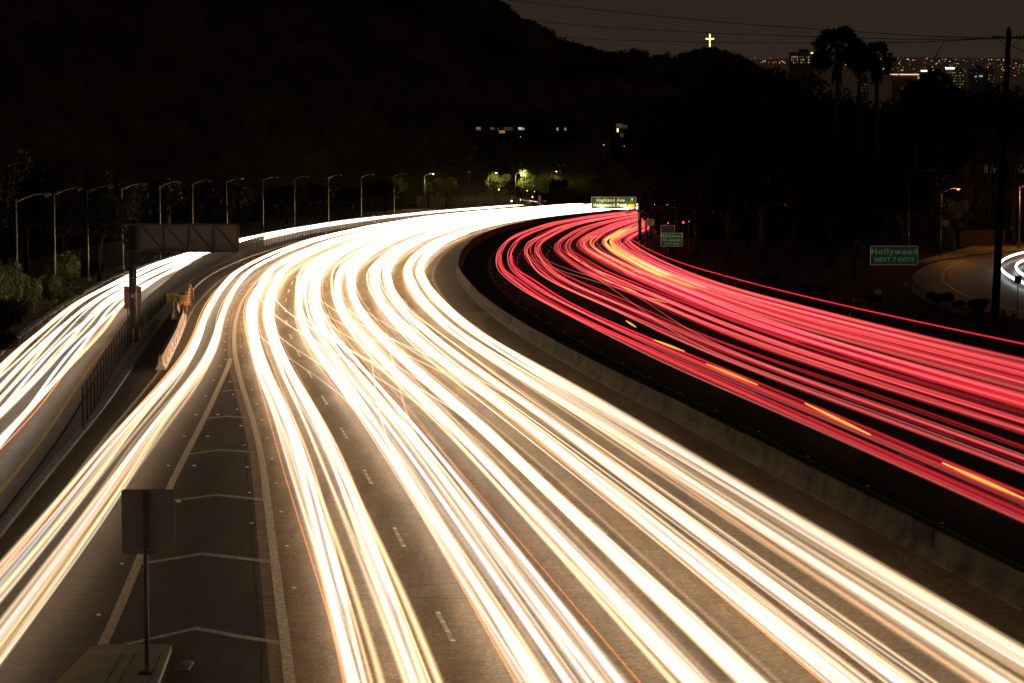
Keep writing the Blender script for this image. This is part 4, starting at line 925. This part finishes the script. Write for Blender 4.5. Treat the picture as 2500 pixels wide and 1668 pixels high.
# orange lit trees at the side street
for px, yt, yb, R, kd, lab in ((2330, 480, 600, 2.0, 'loose', 'orange lit loose tree beside the round banner'), (2395, 440, 592, 3.2, 'loose', 'branching tree before the board fence under orange light'), (2470, 430, 588, 3.2, 'broad', 'leafy tree with orange lit top right of the utility pole'), (2318, 530, 612, 1.5, 'bush', 'low olive shrub at the foot of the loose tree')):
    Z = HC * F / (yb - YH); loc, sz = bypx(px, yt, Z, {'broad': 2.5, 'loose': 2.9, 'bush': 1.25}[kd]); tree('street_tree', kd, 2, LEAFO, loc, R, sz, lab, 'tree', 'trees of the side street')
# low growth on the right verge
for i, (px, py, R) in enumerate(((2290, 745, 1.2), (2390, 765, 1.3), (2340, 752, .7), (2130, 745, .9), (1990, 725, 1.1), (1880, 700, 1.3))):
    p = G(px, py); tree('bush', 'bush', i % 4, LEAFD, p, R, R * .9, ['dark low shrub left of the utility pole foot', 'dark low shrub right against the utility pole', 'small dark shrub between two larger ones', 'dark shrub under the Hollywood exits sign', 'black shrub left of the exits sign legs', 'black shrub on the verge above the red lanes'][i], 'bush', 'dark shrubs on the right verge')
# silhouettes on the ridge
for i, (px, yt, Z, R, lab) in enumerate(((1238, 24, 948, 3.2, 'bushy tree on the steep edge of the big hill'), (1521, 117, 1000, 3.4, 'thin tree alone on the saddle'), (1552, 116, 1000, 5.0, 'larger of the trees on the saddle'), (1568, 121, 1000, 3.5, 'tree touching the larger saddle tree'), (1505, 128, 1000, 2.4, 'lowest shrub left on the saddle'), (1625, 127, 1000, 4.5, 'round tree between the saddle and the cross'), (1680, 124, 990, 5.2, 'broad tree left of the lit cross'),
     (1762, 124, 990, 3.0, 'flat topped tree right of the lit cross'), (1800, 135, 985, 2.6, 'small tree down the slope from the cross'), (1278, 50, 948, 1.6, 'small shrub on the descending ridge'))):
    t = P(px, yt, Z); me_b = float(hz((px - CX) / F, Z, 950, 690, ridge)); hh = max(3, t.z - me_b + 2.5)
    tree('ridge_tree', 'broad' if R > 3 else 'loose', i % 3 + 1, LEAFD, (t.x, Z, t.z - hh), R, hh / (2.5 if R > 3 else 2.9), lab, 'tree', 'trees on the ridge')
# palms
def palm(px, ytop, Z, R, label, nf=46, m=None, trunk=True, lit=False):
    t = P(px, ytop, Z); root = empty('palm_tree', (t.x, Z, -.3)); tag(root, label, 'palm tree', 'palm trees'); zc = t.z - R * .75 + .3
    MB().tube([(0, 0, 0), (.15, 0, zc * .5), (0, 0, zc)], [.38, .28, .24], 8).build('trunk', BARK, root, True)
    b = MB(); rr = random.Random(int(px))
    for k in range(nf):
        a = rr.uniform(0, 6.28); el = rr.uniform(-.6, 1.3); L = R * rr.uniform(.45, .62)
        d = Vector((math.cos(a) * math.cos(el), math.sin(a) * math.cos(el), math.sin(el))); base = Vector((0, 0, zc)); hub = base + d * L
        side = d.cross(Vector((0, 0, 1))).normalized(); up = side.cross(d).normalized()
        b.bar(base, hub, .05)
        tw = rr.uniform(0, 3.14); side = (side * math.cos(tw) + up * math.sin(tw)).normalized(); up = side.cross(d).normalized()
        for q in range(11):
            th = (q - 5) * .27; dd = (d * math.cos(th) + side * math.sin(th)).normalized(); tip = hub + dd * R * .5 * (1 - .05 * abs(q - 5)) + Vector((0, 0, -.2 * R * rr.uniform(.3, 1)))
            mdl = hub + dd * R * .27; wv = dd.cross(up).normalized() * R * .055
            b.add([hub, mdl - wv, tip, mdl + wv], [(0, 1, 2, 3)])
    b.build('fronds', m or mat('palm_black', (.004, .0038, .002), .9, spec=0), root)
    b = MB()
    for k in range(90):
        a = rr.uniform(0, 6.28); r0 = rr.uniform(.2, .5); z0 = zc - rr.uniform(0, R * .9); b.add([(r0 * math.cos(a), r0 * math.sin(a), z0), ((r0 + .15) * math.cos(a + .2), (r0 + .15) * math.sin(a + .2), z0), ((r0 + .35) * math.cos(a), (r0 + .35) * math.sin(a), z0 - R * .5)], [(0, 1, 2)])
    b.build('dead_skirt', DRY if lit else LEAFD, root)
palm(2045, 72, 300, 3.7, 'tallest black palm silhouetted against the city lights', 64)
palm(2098, 110, 300, 2.0, 'small palm crown tucked behind the tallest palm')
palm(2141, 106, 320, 2.9, 'second black palm, right of the tallest one')
palm(2287, 172, 345, 2.9, 'third shorter black palm before the city skyline')
palm(2235, 200, 345, 2.2, 'low black palm left of the third palm')
# drooping date palm on the left
t = P(408, 440, 312); root = empty('palm_tree', (t.x, 312, -.3)); tag(root, 'date palm with long drooping fronds above the left gantry', 'palm tree', 'palm trees')
MB().tube([(0, 0, 0), (0, 0, t.z)], [.45, .35], 8).build('trunk', BARK, root, True)
b = MB(); rr = random.Random(3)
for k in range(38):
    a = rr.uniform(0, 6.28); L = rr.uniform(1.8, 2.8); up0 = rr.uniform(.2, 1.2); pr = None
    for q in range(9):
        tq = q / 8; p_ = Vector((math.cos(a) * L * .75 * math.sin(tq * 1.6), math.sin(a) * L * .75 * math.sin(tq * 1.6), t.z + up0 * math.sin(tq * 2.2) - tq ** 2 * L * 1.0))
        if pr is not None:
            sd = (p_ - pr).cross(Vector((0, 0, 1))).normalized()
            for s_ in (-1, 1): b.add([pr, p_, (p_ + pr) / 2 + sd * s_ * .42 * (1 - tq * .6) + Vector((0, 0, -.35))], [(0, 1, 2)])
        pr = p_
b.build('fronds', mat('palm_olive', (.04, .038, .014), .7), root)
# grass on the verges (stuff)
def grass(name, cells, n, h, m, label):
    V = []; Fq = []
    for _ in range(n):
        x0, x1, y0, y1 = random.choice(cells); p = G(random.uniform(x0, x1), random.uniform(y0, y1)); a = random.uniform(0, 3.14); w = .03; hh = h * random.uniform(.4, 1.3); k = len(V)
        V += [(p.x - w * math.cos(a), p.y - w * math.sin(a), -.05), (p.x + w * math.cos(a), p.y + w * math.sin(a), -.05), (p.x + random.uniform(-.12, .12), p.y + random.uniform(-.1, .1), hh)]; Fq.append((k, k + 1, k + 2))
    o = MB().add(V, Fq).build(name, m); tag(o, label, 'grass', kind='stuff')
grass('dry_grass', [(60, 200, 690, 790), (180, 330, 620, 700), (250, 420, 600, 640), (0, 90, 760, 850), (330, 640, 560, 590)], 9000, .3, DRY, 'dry tufts of grass on the dim left verge')
grass('weeds', [(1560, 1640, 610, 660), (1640, 1860, 660, 720), (1900, 2200, 740, 790), (2200, 2500, 800, 880)], 4000, .25, mat('dark_weeds', (.04, .035, .018), .9), 'dark weeds on the right verge')

# ------------------------------------------------------------------ fence, wall and houses beyond the bend
b = MB()
root = empty('sound_wall', P(960, 520, 600)); tag(root, 'dim tan board wall behind the far frontage road', 'wall')
o0 = root.location.copy(); o0.z = 0; root.location.z = 0
for k in range(60):
    p = P(1020 + k * 4.6, 505, 640 + k * .15); b.box((p.x - o0.x, p.y - o0.y, 1.4), (.42, .08, 2.8 + .2 * math.sin(k * .8)))
b.build('boards', mat('wall_tan', (.14, .11, .07), .9, scale=.6, col2=(.05, .04, .026)), root)
DW = mat('house_wall', (.003, .0026, .002), .95, scale=.5, spec=0); RF = mat('house_roof', (.002, .0017, .0012), .95, spec=0)
def house(px, py, Z, w, h, wins, label, d=9):
    c = P(px, py, Z); root = empty('house', (c.x, Z, c.z - h * .8)); tag(root, label, 'house', 'dark houses on the hillside'); hb = h * 1.6
    MB().box((0, d / 2, -1), (w, d, hb + 2)).build('wall', DW, root)
    b = MB(); b.add([(-w / 2 - .5, -.5, hb / 2), (w / 2 + .5, -.5, hb / 2), (w / 2 + .5, d + .5, hb / 2), (-w / 2 - .5, d + .5, hb / 2), (-w / 2 + 1, d / 2, hb / 2 + 2), (w / 2 - 1, d / 2, hb / 2 + 2)], [(0, 1, 5, 4), (1, 2, 5), (2, 3, 4, 5), (3, 0, 4), (0, 3, 2, 1)]); b.build('roof', RF, root)
    for (x, y, ww_, hh_, col, k) in wins:
        q = P(x, y, Z); s = Z / F; wl = MB().box((q.x - c.x, -.06, q.z - root.location.z), (ww_ * s + .2, .1, hh_ * s + .2)).build('window', BLACK, root)
        MB().box((q.x - c.x, -.13, q.z - root.location.z), (ww_ * s, .05, hh_ * s)).build('pane', emis('pane_%s_%d' % (col, int(k * 100)), {'w': (1, .72, .35), 'o': (1, .42, .12), 'c': (.8, 1, .85), 'y': (1, .8, .3)}[col], k, 'NONE'), wl)
house(1230, 308, 745, 22, 5, [(1168, 314, 11, 7, 'w', .16), (1202, 314, 10, 6, 'w', .07), (1226, 322, 14, 7, 'o', .3), (1216, 316, 3, 9, 'w', .05), (1240, 315, 22, 8, 'w', .035), (1270, 314, 9, 6, 'c', .55), (1278, 315, 4, 6, 'c', .3)], 'long dark house with a row of lit windows left of centre')
house(1375, 312, 750, 8, 4, [(1361, 315, 4, 8, 'w', .4), (1380, 315, 5, 8, 'w', .22)], 'narrow house with two lit windows in the middle of the hill')
house(1518, 314, 700, 6, 4.5, [(1508, 318, 4, 9, 'y', 2.2), (1512, 308, 16, 12, 'w', .05), (1525, 310, 12, 10, 'w', .035), (1518, 330, 8, 9, 'w', .03)], 'house with a bright yellow porch lamp right of centre', 6)
house(996, 292, 760, 5, 3, [(996, 292, 9, 4, 'o', .12)], 'small house with one reddish window far up the left hillside', 5)
def glim(px, py, Z, s, col, k, label, h0=0):
    c = P(px, py, Z); root = empty('garden_lamp', (c.x, Z, c.z - 2.2)); tag(root, label, 'lamp', 'small lamps beyond the bend')
    MB().box((0, 0, .2), (.08, .08, 3.8)).build('lamp_post', DARKST, root)
    MB().tube([(0, 0, 2.2 - s), (0, 0, 2.2), (0, 0, 2.2 + s)], [s * .5, s, s * .5], 8).build('globe', emis('gl_%s_%d' % (''.join('%d' % (q * 9) for q in col), k * 10), col, k, 'NONE'), root)
for a in ((1218, 463, 600, .18, (1, .95, .8), 3, 'white garden lamp under the middle glowing crown'), (1287, 466, 610, .17, (1, .7, .15), 2, 'orange lamp low between the glowing crowns'), (1300, 481, 610, .22, (.95, .9, .1), 2, 'yellow lamp above the fork of the frontage trail'),
          (1249, 491, 640, .22, (1, .75, .5), 5, 'bright warm point just above the frontage trail'), (1270, 488, 650, .24, (1, .85, .3), 5, 'yellow point at the start of the slanting trail'), (1305, 468, 610, .1, (1, .9, .7), 2, 'tiny white point right of the orange lamp'), (1145, 420, 640, .1, (.8, .9, 1), .5, 'faint bluish point left of the middle crown'),
          (1303, 455, 610, .08, (.8, .9, 1), .6, 'faint point above the orange lamp'), (1474, 354, 640, .15, (1, .6, .2), 1.2, 'small orange point below the porch lamp'), (1524, 357, 640, .12, (1, .6, .2), .7, 'second small orange point under the porch lamp'), (1271, 334, 700, .12, (1, .6, .2), .8, 'orange point beneath the long lit house'),
          (1200, 461, 600, .1, (1, .6, .2), .6, 'dim orange point left of the white garden lamp')): glim(*a)
# slanting short trail and the distant stretch beyond
def shortrail(p0, p1, z, r, g_, label, col='warm'):
    a, c = P(*p0), P(*p1); ts = np.linspace(0, 1, 12); root = empty('headlight_trail', (a.x, a.y, 0)); tag(root, label, 'light trail', 'distant light trails')
    streak('streak', (c.x - a.x) * ts, (c.y - a.y) * ts, a.z + (c.z - a.z) * ts, r, col, g_, root)
shortrail((1270, 487.5, 690), (1312, 493, 640), .65, .08, 1.3, 'short slanting headlight streak above the frontage trail')
shortrail((1350, 496, 700), (1440, 489, 780), .65, .07, 1.2, 'broken thin headlight streak left of the overhead sign')
shortrail((1365, 491.5, 720), (1433, 489.5, 790), .65, .05, 1.0, 'second thin headlight streak left of the overhead sign')
# dark roadside cabinet and blue board that cut the frontage trail
c = P(1317, 503, 628); root = empty('roadside_cabinet', (c.x, 628, 0)); tag(root, 'dark cabinet with a blue board where the frontage trail breaks off', 'cabinet')
MB().box((0, 0, 1.1), (.9, .8, 2.6)).build('body', BLACK, root); MB().box((0, -.42, 2.9), (.7, .05, 1.1)).build('blue_board', mat('blue_board', (.02, .05, .10), .6), root); MB().box((.15, -.42, 1.2), (.3, .05, .8)).build('pale_notice', mat('notice', (.4, .2, .13), .6), root)
for px in (1585, 1589, 1593, 1597, 1601):
    p = G(px, 576 - (px - 1585) * .15); o = MB().box((p.x, p.y, .75), (.09, .09, 1.5)).box((p.x, p.y, 1.52), (.05, .05, .04)).build('guard_post', mat('guard_w', (.36, .30, .24), .6)); tag(o, 'pale upright post in the short row behind the slim sign post', 'post', 'short row of pale posts')
for (px, py, Z, s, lab) in ((1668, 543, 520, .28, 'red tail lamp glimpsed through the black trees'), (1682, 540, 520, .1, 'fainter red lamp right of the glimpsed one'), (1631, 545, 470, .2, 'red sliver low in the foliage past the overhead sign')):
    c = P(px, py, Z)
    root = empty('signal_lamp', (c.x, 360 if 0 else Z, 0)); tag(root, lab, 'lamp', 'red lamps behind the trees')
p = P(1668, 543, 290); root = [o for o in COL.objects if o.name.startswith('signal_lamp')]
for r_, (px, py, s) in zip(root, ((1668, 543, .12), (1682, 541, .05), (1631, 545, .07))):
    q = P(px, py, 275); r_.location = (q.x, 275, 0)
    MB().box((0, .1, q.z / 2), (.06, .06, q.z)).build('post', BLACK, r_); MB().tube([(0, 0, q.z - s), (0, 0, q.z), (0, 0, q.z + s)], [s * .6, s, s * .6], 8).build('lens', emis('red_lens', (1, .05, .05), 3, 'NONE'), r_)

# ------------------------------------------------------------------ the cross
Zc_ = 948; c = P(1733, 101, Zc_); s = Zc_ / F; root = empty('cross', (c.x, Zc_, P(1733, 132, Zc_).z - 1)); tag(root, 'tall glowing white cross on top of the small hill', 'cross')
lz = root.location.z; ce = emis('cross_light', (1, .85, .33), 1.9)
MB().box((0, 0, (P(0, 84, Zc_).z + P(0, 118, Zc_).z) / 2 - lz), (3.3 * s, .5, 35 * s)).build('upright', ce, root)
for s_ in (-1, 1): MB().box((s_ * 6.2 * s, 0, P(0, 95, Zc_).z - lz), (7.6 * s, .48, 3.4 * s)).build('arm', ce, root)
MB().box((0, 0, 1.5), (.8, .8, 4.5)).build('base', BLACK, root)

# ------------------------------------------------------------------ distant city
cty = np.array([(1500, 155), (1800, 150), (1950, 140), (2100, 139), (2300, 141), (2500, 143), (2900, 140)], float)
us = (np.linspace(1400, 3000, 60) - CX) / F; v = []; f = []
for j in range(12):
    Z = 1700 + j * 500
    for i, u in enumerate(us):
        y = np.interp(CX + u * F, cty[:, 0], cty[:, 1]); yy = y + (260 - y) * (1 - j / 11) ** 1.3
        v.append((u * Z, Z, P(1250, yy, Z).z))
n = len(us); f = [(j * n + i, j * n + i + 1, (j + 1) * n + i + 1, (j + 1) * n + i) for j in range(11) for i in range(n - 1)]
structure(MB().add(v, f).build('distant_hillside', mat('city_haze_ground', (.5, .42, .36), .95, scale=.004, col2=(.36, .30, .25))))  # pale ground colour stands in for the haze glow over the city
def cityz(px, py):
    y = np.interp(px, cty[:, 0], cty[:, 1]); k = (py - y) / (260 - y); k = min(max(k, 0), 1); j = 11 * (1 - k ** (1 / 1.3)); return 1700 + 500 * j
cl = {'a': MB(), 'b': MB(), 'c': MB()}
for k in range(230):
    px = random.uniform(2060, 2500) if k > 26 else random.uniform(1845, 1930); py = 143 + abs(random.gauss(0, 1)) * 24 if k > 26 else random.gauss(152, 1.5)
    if py > 245: continue
    if px < 2060: Z = 3600
    else: Z = cityz(px, py) - 40
    p = P(px, py, Z); s = Z / F * random.choice([.5, .7, .9, 1.5]); cl[random.choice('aaabbc')].box(p, (s, s, s))
em = MB()
allc = MB()
o = cl['a'].build('city_lights', emis('city_orange', (1, .50, .14), 1.6, 'NONE')); tag(o, 'scattered orange points of the far city at night', 'city lights', kind='stuff')
o = cl['b'].build('city_lights', emis('city_yellow', (1, .80, .36), 1.6, 'NONE')); tag(o, 'scattered pale yellow points of the far city at night', 'city lights', kind='stuff')
o = cl['c'].build('city_lights', emis('city_red', (1, .15, .08), .8, 'NONE')); tag(o, 'scattered red points of the far city at night', 'city lights', kind='stuff')
def tower(x0, x1, yt, yb, Z, m, wins, label):
    a, c = P(x0, yt, Z), P(x1, yb, Z); root = empty('office_tower', ((a.x + c.x) / 2, Z, c.z)); tag(root, label, 'office building', 'distant office buildings'); w, h = c.x - a.x, a.z - c.z
    MB().box((0, w * .3, h / 2 - 20), (w, w * .6, h + 40)).build('wall', m, root); MB().box((w * .1, w * .3, h + 1.5), (w * .4, w * .3, 3)).build('roof_plant', m, root)
    for (u0, v0, uw, vh, col, k, nm) in wins:
        MB().box((-w / 2 + w * (u0 + uw / 2), -.4, h * (1 - v0 - vh / 2)), (w * uw, .6, h * vh)).build(nm, emis('tw_%s_%d' % (col, int(k * 100)), {'y': (1, .85, .35), 'w': (1, .9, .75), 'p': (1, .55, .40), 'b': (.35, .5, 1), 'g': (.8, 1, .75)}[col], k, 'NONE'), root)
TW = mat('tower_wall', (.22, .19, .165), .8, scale=.05, col2=(.16, .135, .115)); TWB = mat('tower_blue', (.15, .19, .22), .7, scale=.05, col2=(.1, .13, .15))
def rows(v0, n, dv, dens=.6, col='y', k=.35):
    out = []
    for j in range(n):
        for i in range(12):
            if random.random() < dens: out.append((.04 + i * .08, v0 + j * dv, random.choice([.03, .06]), dv * .4, col, k * random.choice([.25, .6, 1.0]), 'lit_window'))
    return out
tower(1930, 1986, 127, 170, 2400, TW, rows(.25, 3, .16, .7) + [(.88, .03, .1, .07, 'w', 1.5, 'rooftop_sign')], 'broad office block with yellow window rows left of the palms')
tower(2183, 2246, 181, 240, 2000, TW, [(-.15, .0, .3, .035, 'p', 1.6, 'lit_cornice'), (.2, .0, .75, .035, 'p', 1.6, 'lit_cornice'), (.9, .08, .06, .12, 'w', .3, 'lit_window')] + rows(.25, 4, .15, .12, 'g', .12), 'low block with a glowing pink cornice line between the palms')
tower(2308, 2330, 165, 240, 2300, TW, [(0, .0, .95, .05, 'w', 4, 'rooftop_sign')] + rows(.15, 6, .09, .45, 'y', .22), 'slim block with a bright white rooftop sign right of the palms')
tower(2326, 2352, 172, 230, 2300, TW, rows(.08, 6, .12, .4, 'y', .2), 'plain block with dim yellow windows beside the white rooftop sign')
tower(2369, 2408, 168, 215, 2200, TWB, [(.3, .38, .08, .06, 'b', 1, 'lit_window'), (.55, .36, .2, .05, 'y', .7, 'lit_window')] + rows(.2, 3, .2, .15, 'b', .1), 'dim bluish glass block with one blue window')
tower(2406, 2427, 168, 215, 2250, TW, rows(.3, 3, .18, .3, 'y', .2), 'narrow brown block touching the bluish one')
tower(2098, 2120, 190, 240, 2100, TW, rows(.15, 5, .15, .2, 'w', .12), 'dark block glimpsed between the two tall palms')
tower(2248, 2281, 171, 177, 2600, TW, [(.0, .1, .6, .5, 'w', 2.5, 'rooftop_sign'), (.75, .1, .25, .5, 'w', 1.2, 'rooftop_sign')], 'low roof carrying a long white lit sign')
for px, py, h, lab in ((1843, 150, 8, 'red tipped radio mast left of the office block'), (1881, 152, 9, 'red tipped radio mast nearer the office block')):
    c = P(px, py, 3300); root = empty('radio_mast', (c.x, 3300, c.z)); tag(root, lab, 'mast', 'radio masts')
    hh = h * 3300 / F; MB().box((0, 0, hh / 2 - 5), (.5, .5, hh + 10)).build('mast', BLACK, root); MB().box((0, 0, hh), (1.3, 1.3, 1.3)).build('beacon', emis('beacon', (1, .08, .05), .6, 'NONE'), root)
# crane jib
a, c = P(2270, 165, 2400), P(2304, 102, 2400); root = empty('tower_crane', a); tag(root, 'faint slanting crane jib above the city lights', 'crane')
MB().bar((0, 0, 0), (c.x - a.x, 0, c.z - a.z), .7).build('jib', mat('crane', (.1, .08, .07), .8), root); MB().box((0, 0, -18), (2, 2, 36)).build('mast', MATS['crane'], root)
# ridge lights of the saddle
for px, py, col, k, s, lab in ((1588, 145, (1, .95, .7), 4, .45, 'bright white lamp on the saddle ridge'), (1598, 145.5, (1, .9, .6), 2.5, .4, 'second white lamp on the saddle ridge'), (1565, 146.5, (1, .1, .08), 1.2, .35, 'left red lamp on the saddle ridge'), (1593, 146.5, (1, .5, .4), 1, .3, 'pink lamp between the white ones on the ridge'), (1604, 147, (1, .1, .1), .8, .3, 'right red lamp on the saddle ridge'), (1545, 146, (.6, .8, 1), .8, .25, 'tiny bluish lamp under the saddle trees')):
    c = P(px, py, 944); root = empty('ridge_lamp', (c.x, 944, c.z - 3)); tag(root, lab, 'lamp', 'lamps on the saddle ridge')
    MB().box((0, 0, 1.4), (.12, .12, 2.8)).build('post', BLACK, root); MB().tube([(0, 0, 3 - s), (0, 0, 3), (0, 0, 3 + s)], [s * .5, s, s * .5], 8).build('globe', emis('rl_%d' % px, col, k, 'NONE'), root)
